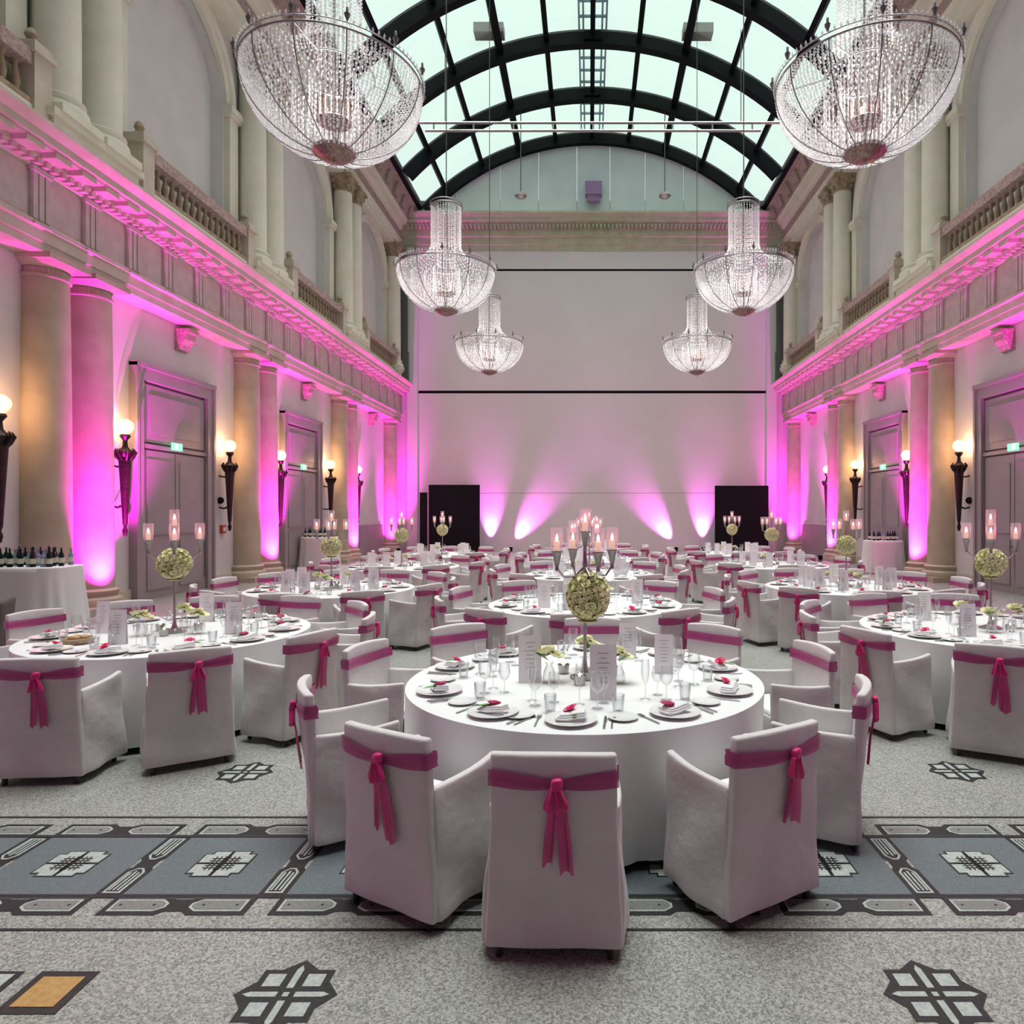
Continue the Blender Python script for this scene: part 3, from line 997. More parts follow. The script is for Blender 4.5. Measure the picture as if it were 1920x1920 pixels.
for j, y in enumerate((8.8, 15.7, 22.5)):
    for side, s in SIDES:
        o = ch0 if k == 0 else copy_tree(ch0)
        k += 1
        x = XC + s * 3.42
        o.location = (x, y, 6.44)
        o.rotation_euler = (0, 0, .35 * k)
        for chd in o.children:
            if chd.name.startswith('suspension'):
                chd.scale = (1, 1, 1)
        tag(o, '%s crystal chandelier with bowl and tower, %s row under the roof' % (('large nearest', 'middle', 'small rearmost')[j], side), 'chandelier', 'crystal chandeliers')
        ld = bpy.data.lights.new('chandelier_light', 'POINT')
        ld.energy = 45; ld.color = (1, .92, .86); ld.shadow_soft_size = .25
        lo = bpy.data.objects.new('chandelier_light', ld)
        lo.location = (0, 0, .75); lo.parent = o
        COL.objects.link(lo)

# ---------------------------------------------------------------- floor mosaic
def flat(poly, z, th=.002):
    return MB().prism(poly, z, z + th)
def rect(x0, x1, y0, y1): return [(x0, y0), (x1, y0), (x1, y1), (x0, y1)]
def put_flat(name, polys, z, mt, parent, loc=(0, 0, 0), rot=0):
    m = MB()
    for p in polys: m.prism(p, z, z + .0012)
    return m
def star_mesh():
    r = empty('mosaic_star')
    h = .145; t = .205; w_ = .062
    blk = [[(-h, -h), (h, -h), (h, h), (-h, h)]]
    for k in range(4):
        c, s = round(math.cos(k * PI / 2)), round(math.sin(k * PI / 2))
        blk.append([(c * a - s * b, s * a + c * b) for a, b in ((h, -.075), (t, 0), (h, .075))])
    put_flat('x', blk, .001, None, None).build('black_outline', M['black_inlay'], r, smooth=False)
    g = .045; e = .118
    me = put_flat('x', [rect(g, e, g, e)], .0024, None, None).mesh('white_square', M['white_inlay'], False)
    bar = put_flat('x', [[(.035, -.014), (.145, -.014), (.172, 0), (.145, .014), (.035, .014)]], .0024, None, None).mesh('white_bar', M['white_inlay'], False)
    for k in range(4):
        put('white_square', me, r, rot=(0, 0, k * PI / 2))
        put('white_bar', bar, r, rot=(0, 0, k * PI / 2))
    put_flat('x', [rect(-.012, .012, -.012, .012)], .0024, None, None).build('white_bar', M['white_inlay'], r, smooth=False)
    return r
st0 = star_mesh()
spots = [(-1.195, 2.685), (1.362, 2.687), (-3.75, 2.685), (3.92, 2.687), (-2.51, 4.98), (.09, 4.98), (2.69, 5.0), (-5.1, 4.98), (5.28, 5.0), (-3.8, 7.3), (-1.2, 7.3), (1.4, 7.3), (4.0, 7.3), (0.09, 11.2), (-7.0, 9), (7.2, 9)]
for i, (x, y) in enumerate(spots):
    o = st0 if i == 0 else copy_tree(st0)
    o.parent = floor
    o.location = (x, y, 0)

# the knotted band: strips of medallions and blue squares
Y0, Y1, Y2, Y3 = 3.213, 3.374, 3.990, 4.147
PER, DX0 = .812, .05
def medal(L, w_, flatw=None):
    """Black medallion with white outline and grey heart: flat at x=0, pointed at x=L. Returns (black, white, grey, line)."""
    def shape(ins):
        a = ins
        tip = L - ins * 1.0
        hw = w_ / 2 - ins
        return [(a, -hw), (L - .085 - ins * .2, -hw), (tip - .02, -hw * .35), (tip - .02, hw * .35), (L - .085 - ins * .2, hw), (a, hw)]
    b = [(0, -w_ / 2), (L - .07, -w_ / 2), (L, -.02), (L, .02), (L - .07, w_ / 2), (0, w_ / 2)]
    return b, shape(.030), shape(.043), [(.075, -.010), (L - .13, -.010), (L - .13, .010), (.075, .010)]
def medallion(L, w_, lines):
    r = empty('medallion')
    b, wt, gr, ln = medal(L, w_)
    put_flat('', [b], .0010, 0, 0).build('black_border', M['black_inlay'], r, smooth=False)
    put_flat('', [wt], .0024, 0, 0).build('white_band', M['white_inlay'], r, smooth=False)
    put_flat('', [gr], .0038, 0, 0).build('grey_field', M['black_inlay'] if lines else M['grey_inlay'], r, smooth=False)
    if lines:
        put_flat('', [rect(.05, L - .10, -.026, -.016), rect(.05, L - .085, -.005, .005), rect(.05, L - .10, .016, .026)], .0052, 0, 0).build('white_stripes', M['white_inlay'], r, smooth=False)
    else:
        put_flat('', [[(.065, -.006), (.075, -.006), (.075, .006), (.065, .006)], [(L - .12, -.006), (L - .108, -.006), (L - .108, .006), (L - .12, .006)]], .0052, 0, 0).build('black_dots', M['black_inlay'], r, smooth=False)
    return r
mh = medallion(.345, .16, False)
mv = medallion(.318, .150, True)
ctr = empty('knot_square')
q_ = []
a = .165
for k in range(4):
    c, s = round(math.cos(k * PI / 2)), round(math.sin(k * PI / 2))
put_flat('', [rect(-.145, .145, -.105, .105), rect(-.105, .105, -.135, .135)], .0026, 0, 0).build('black_outline', M['black_inlay'], ctr, smooth=False)
put_flat('', [rect(x0, x0 + .125, y0, y0 + .085) for x0 in (-.135, .01) for y0 in (-.095, .01)] + [rect(x0, x0 + .085, y0, y0 + .03) for x0 in (-.095, .01) for y0 in (-.125, .095)], .004, 0, 0).build('white_square', M['white_inlay'], ctr, smooth=False)
put_flat('', [rect(-.064 + i * .024, -.056 + i * .024, -.07, .07) for i in range(6)], .0054, 0, 0).build('weave_lines', M['black_inlay'], ctr, smooth=False)
put_flat('', [rect(-.08, .08, -.052 + i * .024, -.044 + i * .024) for i in range(5)], .0056, 0, 0).build('weave_lines', M['black_inlay'], ctr, smooth=False)
blue = flat(rect(-.336, .336, -.33, .33), .0006).mesh('blue_square', M['blue_inlay'], False)
cross = put_flat('', [[(-.06, -.05), (.06, -.05), (.06, .05), (-.06, .05)]], .0012, 0, 0).mesh('black_crossing', M['black_inlay'], False)
fm = [mh, mv, ctr]; used = {0: 0, 1: 0, 2: 0}
def place(i, loc, rz):
    o = fm[i] if not used[i] else copy_tree(fm[i])
    used[i] = 1
    o.parent = floor; o.location = loc; o.rotation_euler = (0, 0, rz)
yt, yb2, ym = (Y2 + Y3) / 2, (Y0 + Y1) / 2, (Y1 + Y2) / 2
for k in range(-7, 8):
    x = DX0 + PER * k
    if abs(x) < 4.5:
        for y in (yt, yb2):
            place(0, (x + .055, y, 0), 0)
            place(0, (x - .055, y, 0), PI)
            put('black_crossing', cross, floor, (x + PER / 2, y, 0))
        place(1, (x, Y1 - .005, 0), PI / 2)
        place(1, (x, Y2 + .005, 0), -PI / 2)
        put('black_crossing', cross, floor, (x, ym, .0001), rot=(0, 0, PI / 2))
        place(2, (x + PER / 2, ym, 0), 0)
        put('blue_square', blue, floor, (x + PER / 2, ym, 0))
m = MB()
for y, wd in ((3.09, .012), (4.235, .012), (3.385, .020), (3.979, .020)):
    m.prism(rect(-9, 9.2, y - wd, y + wd), .0004, .0014)
    if wd > .015: pass
sm = [m]
for i, (y, wd) in enumerate(((3.102, .008), (4.245, .009), (3.372, .016), (3.992, .016))):
    flat(rect(-4.9, 5.0, y - wd, y + wd), .0016).build('black_strip', M['black_inlay'], floor, smooth=False)
# ochre square chain at the lower left
flat(rect(-2.26, -2.02, 2.58, 2.82), .001).build('black_square', M['black_inlay'], floor, smooth=False)
flat(rect(-2.225, -2.055, 2.615, 2.785), .0032).build('ochre_square', M['orange_inlay'], floor, smooth=False)
flat(rect(-2.66, -2.33, 2.56, 2.82), .001).build('black_square', M['black_inlay'], floor, smooth=False)
flat(rect(-2.63, -2.355, 2.58, 2.80), .0032).build('white_square', M['white_inlay'], floor, smooth=False)
flat(rect(-2.58, -2.40, 2.62, 2.76), .0056).build('blue_square', M['blue_inlay'], floor, smooth=False)

# ---------------------------------------------------------------- chairs
def make_chair(variant):
    rnd = random.Random(50 + variant)
    ph = [rnd.uniform(0, 6.28) for _ in range(8)]
    r = empty('covered_chair')
    BY = -.185
    def back_map(p):
        t = p.z / .887
        x = p.x * (1.04 - .04 * t)
        y = p.y - .045 * max(0, (t - .35)) - .045 * (1 - (p.x / .28) ** 2) * min(1, max(0, (p.z - .2) / .5))
        if p.z < .6:
            f = (.6 - p.z) / .6
            x += math.copysign(.022 * f, p.x)
            y -= .016 * f + .003 * f * math.sin(p.x * 22 + ph[0]) 
            y -= .0025 * math.sin(p.z * 18 + p.x * 9 + ph[1])
        return Vector((x, y, p.z + (.012 * math.cos(p.x * 6) if t > .9 else 0)))
    c = MB()
    c.rbox((0, BY, .471), (.266, .026, .416), .016, 14, 1, 16, back_map)
    def side_map(sg):
        def fn(p):
            t = (p.y + .2) / .46
            z = p.z
            if z > .5: z = p.z - .012 * math.sin(PI * min(1, max(0, t))) + (.035 * t if z > .5 else 0)
            x = p.x
            if p.z < .55:
                f = (.55 - p.z) / .55
                x += sg * (.03 * f + .012 * f * math.sin(p.y * 20 + ph[2 + (sg > 0)]) + .012 * f * math.sin(p.y * 9 + ph[4]))
            x += sg * (.006 * math.sin(p.y * 12 + p.z * 14 + ph[5]) + .006 * math.sin(PI * min(1, max(0, t))))
            return Vector((x, p.y, z))
        return fn
    for sg in (-1, 1):
        c.rbox((sg * .256, .035, .354), (.022, .232, .298), .016, 1, 12, 12, side_map(sg))
    c.rbox((0, .235, .245), (.243, .018, .195), .015, 10, 1, 8, lambda p: Vector((p.x, p.y + .02 * (.44 - p.z) / .44 + .006 * math.sin(p.x * 30 + ph[6]) * (.44 - p.z) / .44, p.z)))
    c.build('chair_cover', M['cover'], r, ang=60)
    MB().rbox((0, .03, .445), (.233, .215, .035), .03, 8, 8, 2, lambda p: Vector((p.x, p.y, p.z + .014 * math.cos(p.x * 6) * math.cos(p.y * 6)))).build('seat_cushion', M['seat'], r, ang=60)
    # sash around the back
    s_ = MB()
    N = 18
    zc = .782
    def half(x): return .036 - .015 * math.exp(-((x - kx) / .10) ** 2)
    kx = rnd.uniform(-.035, .045)
    loop = []
    for i in range(N + 1):
        x = -.274 + .548 * i / N
        loop.append((x, BY - .034))
    for i in range(N + 1):
        x = .274 - .548 * i / N
        loop.append((x, BY + .036))
    n = len(loop)
    rows = 4
    vs = []
    for j in range(rows + 1):
        for (x, y) in loop:
            h = half(x) if y < BY - .005 else .036
            z = zc + (j / rows * 2 - 1) * h - .006 * math.cos(x * 9)
            q = back_map(Vector((x, y, z)))
            q.y += .003 * math.sin(j * 2.3 + x * 8) * (-1 if y < BY - .005 else 1)
            vs.append((q.x, q.y, z))
    fs = [(j * n + i, j * n + (i + 1) % n, (j + 1) * n + (i + 1) % n, (j + 1) * n + i) for j in range(rows) for i in range(n)]
    sash = s_.add(vs, fs).build('sash', M['sash'], r, ang=80)
    kp = back_map(Vector((kx, BY - .04, zc)))
    k_ = MB().rbox((kp.x, kp.y - .012, zc), (.025, .018, .027), .016, 3, 2, 3, lambda p: Vector((p.x, p.y, p.z + .12 * (p.x - kp.x))))
    k_.build('knot', M['knot'], sash, ang=80)
    def tail(x0, x1, z1, wd0, wd1, amp, phs):
        m = MB()
        K = 14
        C = 6
        vs = []
        for i in range(K + 1):
            t = i / K
            z = zc - .01 + (z1 - zc) * t
            cx = kp.x + (x0 * min(1, t * 4)) * (1 - t) + x1 * t
            wd = wd0 + (wd1 - wd0) * min(1, t * 1.6)
            for j in range(C + 1):
                u = j / C * 2 - 1
                x = cx + u * wd / 2
                q = back_map(Vector((x, BY - .027, z)))
                y = q.y - .010 - .012 * abs(math.sin(u * 4 + phs)) * (.4 + t) - .012 * (1 - t)
                vs.append((x, y, z + .012 * math.sin(u * 3 + phs) * t))
        m.add(vs, [(i * (C + 1) + j, i * (C + 1) + j + 1, (i + 1) * (C + 1) + j + 1, (i + 1) * (C + 1) + j) for i in range(K) for j in range(C)])
        m.build('sash_tail', M['tail'], sash, ang=80)
    z1 = rnd.uniform(.40, .47)
    tail(-.012, rnd.uniform(-.05, -.01), z1 + rnd.uniform(-.02, .05), .03, rnd.uniform(.02, .045), .01, ph[6])
    tail(.01, rnd.uniform(.025, .07), z1, .045, rnd.uniform(.05, .085), .01, ph[7])
    MB().rbox((kp.x + .005, kp.y - .016, zc - .055), (.045, .010, .05), .009, 12, 1, 6,
              lambda p: Vector((kp.x - .008 + (p.x - kp.x) * (.28 + 9.0 * min(.105, zc - p.z + .02)), p.y - .007 * math.sin(p.x * 210 + ph[3]), p.z - .10 * abs(p.x - kp.x) + .012 * math.sin(p.x * 60 + ph[2]) * (zc - p.z) * 8))).build('sash_loop', M['knot'], sash, ang=80)
    for sx in (-1, 1):
        for sy, yy in ((-1, BY), (1, .235)):
            MB().lathe([(.014, 0), (.017, .01), (.022, .12), (.025, .42)], 8, sx * .238, yy, 0).build('leg', M['leg'], r)
    return r
protos = [make_chair(i) for i in range(4)]
pused = [0] * 4

def ordinal_clockwise(angles):
    order = sorted(range(len(angles)), key=lambda i: (-90 - angles[i] + 18) % 360)
    return {i: k for k, i in enumerate(order)}

ORD = ['nearest', 'second clockwise from the nearest', 'third clockwise from the nearest', 'fourth clockwise from the nearest', 'fifth clockwise from the nearest',
       'sixth clockwise from the nearest', 'seventh clockwise from the nearest', 'eighth clockwise from the nearest', 'ninth clockwise from the nearest',
       'tenth clockwise from the nearest', 'eleventh clockwise from the nearest']

def ring(n, a0, jit=2.0):
    return [a0 + 360.0 / n * i + random.uniform(-jit, jit) for i in range(n)]

TABLES = [  # name, x, y, chair angles, ball height (None: no ball)
    ('front centre table', -.03, 4.72, [-94, -59, -23, 15, 50, 88, 130, 163, -157, -121], 1.32, .165),
    ('front left table', -3.95, 6.50, [-86, -55, -25, 7, 40, 74, 108, 137, 165, -162, -118], 1.41, .165),
    ('front right table', 3.95, 6.72, [-120, -152, 176, 146, 106, 72, 40, 8, -24, -58, -90], 1.40, .155),
    ('second centre table', -.05, 8.55, [-92, -56, -20, 16, 52, 88, 124, 160, -164, -126], None, 0),
    ('second left table', -3.86, 10.22, ring(11, -88), 1.38, .165),
    ('second right table', 3.95, 10.5, ring(11, -96), 1.39, .165),
    ('third centre table', .0, 12.5, ring(10, -92), None, 0),
    ('third left table', -3.96, 14.4, ring(10, -88), 1.41, .165),
    ('third right table', 3.95, 14.8, ring(10, -94), 1.41, .165),
    ('fourth centre table', .0, 16.5, ring(10, -88), None, 0),
    ('fourth left table', -3.96, 18.4, ring(10, -88), 1.42, .165),
    ('fourth right table', 3.95, 18.9, ring(10, -94), 1.42, .165),
    ('rearmost centre table', .0, 20.6, ring(10, -92), None, 0),
]
ci = 0
for (tn, tx, ty, angs_, bz, br) in TABLES:
    om = ordinal_clockwise(angs_)
    for i, a in enumerate(angs_):
        if tn == 'front left table' and False: continue
        v = (ci * 7 + i) % 4
        ci += 1
        if tn == 'front centre table': v = {0: 0, 1: 1, 2: 2, 9: 3, 8: 1}.get(i, v)
        o = copy_tree(protos[v]) if pused[v] else protos[v]
        pused[v] = 1
        ra = R(a)
        rd = 1.54 + random.uniform(-.005, .03) + (.06 if tn == 'front centre table' and i == 0 else 0)
        o.location = (tx + rd * math.cos(ra), ty + rd * math.sin(ra), 0)
        o.rotation_euler = (0, 0, ra + PI / 2 + R(random.uniform(-3, 3)))
        tag(o, 'white-covered chair with magenta sash, %s, %s' % (ORD[om[i]] , tn), 'chair', 'sashed chairs at the ' + tn)

# ---------------------------------------------------------------- tables
def cloth_mesh(seed, rt=1.2, h=.755, folds=11):
    rnd = random.Random(seed)
    m = MB()
    N = 176
    prof = []
    for k in range(7): prof.append((rt * k / 6.2 if k < 6 else rt - .012, h))
    zs = [h - .004, h - .018, h - .06, h - .16, h - .28, h - .40, h - .52, h - .62, .055]
    ph1, ph2 = rnd.uniform(0, 6), rnd.uniform(0, 6)
    vs = [(0, 0, h)]
    fs = []
    rows = [(rt * k / 6, h, 0) for k in range(1, 6)] + [(rt - .01, h, 0)] + [(rt + .002, z, (h - z) / h) for z in zs]
    for (r_, z, t) in rows:
        for i in range(N):
            th = 2 * PI * i / N
            f = .5 * math.sin(folds * th + ph1 + .8 * math.sin(3 * th)) + .3 * math.sin((folds * 2 + 3) * th + ph2) + .2 * math.sin(5 * th + ph2)
            g = abs(math.sin(4.5 * th + ph1 + .9 * math.sin(2 * th + ph2))) ** .7
            rr = r_ + (t ** 1.1 * (.095 * g - .062 + .012 * f) if t > .03 else 0)
            vs.append((rr * math.cos(th), rr * math.sin(th), z))
    for i in range(N): fs.append((0, 1 + i, 1 + (i + 1) % N))
    for j in range(len(rows) - 1):
        for i in range(N):
            k = (i + 1) % N
            fs.append((1 + j * N + i, 1 + (j + 1) * N + i, 1 + (j + 1) * N + k, 1 + j * N + k))
    return m.add(vs, fs).mesh('tablecloth', M['cloth'], True, 50)
cloths = [cloth_mesh(i) for i in range(3)]
ttop = MB().lathe([(1.18, .715), (1.185, .72), (1.185, .742), (1.18, .747)], 48).mesh('tabletop', M['dark_wood'])
tleg = MB().lathe([(.02, 0), (.02, .715)], 8).mesh('leg', M['leg'])

# tableware meshes
ware = {}
ware['plate'] = MB().lathe([(0, .004), (.085, .004), (.10, .010), (.145, .020), (.147, .023), (.10, .015), (.085, .009), (0, .009)], 24, caps=False).mesh('plate', M['china'])
ware['side_plate'] = MB().lathe([(0, .003), (.05, .003), (.085, .013), (.086, .016), (.05, .007), (0, .007)], 18, caps=False).mesh('side_plate', M['china'])
ware['wine_glass'] = MB().lathe([(.036, .0), (.034, .003), (.006, .008), (.0045, .03), (.0045, .085), (.010, .092), (.030, .108), (.041, .135), (.042, .165), (.034, .215)], 14, caps=False).mesh('wine_glass', M['glass'])
ware['champagne_flute'] = MB().lathe([(.033, .0), (.03, .003), (.005, .008), (.004, .09), (.012, .105), (.024, .14), (.026, .19), (.022, .245)], 12, caps=False).mesh('champagne_flute', M['glass'])
ware['water_tumbler'] = MB().lathe([(0, .004), (.028, .004), (.03, .0), (.037, .10), (.036, .102), (.034, .1), (.027, .008), (0, .008)], 14, caps=False).mesh('water_tumbler', M['glass'])
def utensil(kind):
    m = MB()
    if kind == 'knife':
        m.box(-.006, .006, -.11, -.01, .002, .008)
        m.prism([(-.007, -.01), (.009, -.01), (.010, .06), (.004, .105), (-.007, .11)], .003, .006)
    elif kind == 'fork':
        m.box(-.0045, .0045, -.10, .04, .003, .007)
        m.prism([(-.005, .035), (.005, .035), (.012, .055), (-.012, .055)], .003, .006)
        for x in (-.0105, -.0035, .0035, .0105): m.box(x - .0018, x + .0018, .05, .10, .003, .007)
    else:
        m.box(-.0045, .0045, -.10, .05, .003, .007)
        m.lathe([(0, .003), (.012, .003), (.018, .008), (.012, .009), (0, .006)], 10, 0, .075, 0)
    return m.mesh(kind, M['silver'], False)
for k in ('knife', 'fork', 'spoon'): ware[k] = utensil(k)
def napkin_mesh():
    m = MB()
    for k in range(3):
        m.rbox((.004 * k, .003 * k, .006 + .010 * k), (.085 - .008 * k, .045 - .004 * k, .0055), .005, 6, 3, 1,
               lambda p: Vector((p.x, p.y, p.z + .008 * math.sin(p.x * 26 + p.y * 15))))
    return m.mesh('napkin', M['napkin'], True, 60)
ware['napkin'] = napkin_mesh()
def menu_mesh():
    m = MB()
    for sg in (-1, 1):
        m.add([(-.075, 0, 0), (.075, 0, 0)], [])
    w2, h2 = .072, .30
    m.v = []; m.f = []
    m.add([(-w2, -.022, 0), (w2, -.022, 0), (w2, 0, h2), (-w2, 0, h2), (-w2, .022, 0), (w2, .022, 0),
           (-w2, -.019, 0), (w2, -.019, 0), (w2, 0, h2 - .006), (-w2, 0, h2 - .006), (-w2, .019, 0), (w2, .019, 0)],
          [(0, 1, 2, 3), (5, 4, 3, 2), (7, 6, 9, 8), (10, 11, 8, 9), (0, 3, 9, 6), (3, 4, 10, 9), (1, 7, 8, 2), (2, 8, 11, 5)])
    return m.mesh('menu_card', M['card'], False)
ware['menu_card'] = menu_mesh()
def menu_print():
    m = MB()
    for i in range(7):
        z = .25 - i * .026
        y = -.022 * (1 - z / .30) - .0012
        wd = (.030, .018, .036, .024, .032, .020, .028)[i]
        m.add([(-wd, y - .0003, z), (wd, y - .0003, z), (wd, y, z + .004), (-wd, y, z + .004)], [(0, 1, 2, 3)])
    return m.mesh('printed_lines', M['print'], False)
ware['menu_print'] = menu_print()
def blossom(name, mt, rad, seed, n1=5, n2=4):
    rnd = random.Random(seed)
    m = MB()
    for (n, rr, tilt, h) in ((n1, rad, 1.05, .25), (n2, rad * .72, .62, .45), (3, rad * .42, .25, .6)):
        off = rnd.uniform(0, 6)
        for i in range(n):
            a = off + 2 * PI * i / n
            c, s = math.cos(a), math.sin(a)
            o_ = math.sin(tilt) * rr; u = math.cos(tilt) * rr
            wd = rr * .62
            def P(f, sd, lift=0):
                return (c * o_ * f - s * sd * wd, s * o_ * f + c * sd * wd, u * f + lift)
            m.add([P(.1, 0), P(.62, -.9, .0), P(.62, .9, .0), P(1.0, -.55, -.08 * rr), P(1.0, .55, -.08 * rr), P(.55, 0, -.22 * rr)],
                  [(0, 5, 1), (0, 2, 5), (1, 5, 3), (5, 4, 3), (5, 2, 4)])
    return m.mesh(name, mt, True, 70)
roses = [blossom('rose', M['rose'], .040, 1), blossom('rose', M['rose'], .040, 2), blossom('rose', M['rose_green'], .038, 3), blossom('rose', M['rose'], .042, 4)]
pinkb = blossom('pink_bloom', M['pink_petal'], .046, 9)
leafm = MB().add([(0, 0, .004), (.03, .016, .012), (.075, .012, .010), (.10, 0, .006), (.075, -.012, .010), (.03, -.016, .012), (.05, 0, .004)],
                 [(0, 6, 1), (1, 6, 2), (2, 6, 3), (3, 6, 4), (4, 6, 5), (5, 6, 0)]).mesh('leaf', M['green_leaf'], True, 70)

def name_setting(om_i, tn): return '%s, %s' % ('nearest place' if om_i == 0 else ORD[om_i].replace(' clockwise from the', ' place clockwise from'), tn)

# candelabrum
def make_candelabrum(zoff):
    r = empty('candelabrum')
    MB().lathe([(.10, 0), (.105, .012), (.07, .025), (.03, .04), (.018, .08), (.012, .14), (.010, .42 + zoff), (.012, .75 + zoff), (.02, .78 + zoff), (.015, .82 + zoff), (.012, .92 + zoff)], 16).build('stem', M['silver'], r)
    arm = MB().tube([(.012, 0, .76 + zoff), (.08, 0, .70 + zoff), (.16, 0, .70 + zoff), (.205, 0, .76 + zoff), (.21, 0, .80 + zoff)], .007, 6).mesh('arm', M['silver'])
    cup = MB().lathe([(.008, -.13), (.015, -.12), (.012, -.10), (.018, -.07), (.027, -.02), (.033, .0), (.040, .004), (.040, .010), (.0, .012)], 12).mesh('candle_cup', M['silver'])
    cand = MB().lathe([(.019, .012), (.019, .075), (.015, .078), (0, .076)], 10).mesh('candle', M['wax'])
    fl = MB().lathe([(0, .076), (.009, .086), (.010, .096), (.005, .115), (0, .128)], 8).mesh('flame', M['flame'])
    sh = MB().lathe([(.036, .012), (.040, .03), (.044, .09), (.042, .165), (.044, .168)], 14, caps=False).mesh('glass_shade', M['shade'])
    for i in range(5):
        if i < 4:
            a = i * PI / 2
            put('arm', arm, r, rot=(0, 0, a))
            p = (.21 * math.cos(a), .21 * math.sin(a), .87 + zoff)
        else:
            p = (0, 0, 1.0 + zoff)
        c = put('candle_cup', cup, r, p)
        put('candle', cand, c); put('flame', fl, c); put('glass_shade', sh, c)
    return r
cand0 = make_candelabrum(0)
cused = False

ball_core = MB().lathe([(.13 * math.sin(PI * k / 8), -.13 * math.cos(PI * k / 8)) for k in range(9)], 14, caps=False).mesh('core', M['foliage'])
def flower_ball(loc, rad, tall, individual, label):
    r = empty('flower_ball', loc)
    put('core', ball_core, r, scale=(rad / .165, rad / .165, rad / .165 * tall))
    n = 84
    rnd = random.Random(int(loc[1] * 10))
    joined = MB()
    for i in range(n):
        z = 1 - 2 * (i + .5) / n
        th = i * 2.399963
        q = math.sqrt(1 - z * z)
        d = Vector((q * math.cos(th), q * math.sin(th), z))
        p = Vector((d.x * rad * .80, d.y * rad * .80, d.z * rad * .80 * tall))
        rot = d.to_track_quat('Z', 'Y')
        sc_ = rnd.uniform(.88, 1.12)
        me = roses[rnd.randrange(4)]
        if individual:
            o = put('rose', me, r, p, scale=(sc_,) * 3)
            o.rotation_euler = rot.to_euler()
        else:
            mt = rot.to_matrix() * sc_
            joined.add([mt @ v.co + p for v in me.vertices], [tuple(f.vertices) for f in me.polygons])
    if not individual:
        tag(joined.build('roses', M['rose'], r, ang=70), kind='stuff')
    MB().lathe([(.05, -.01), (.07, .0), (.05, .01)], 12, cz=-rad * tall * .92).build('holder', M['foliage'], r)
    tag(r, label, 'flowers', 'balls of cream roses on candelabra')
    return r

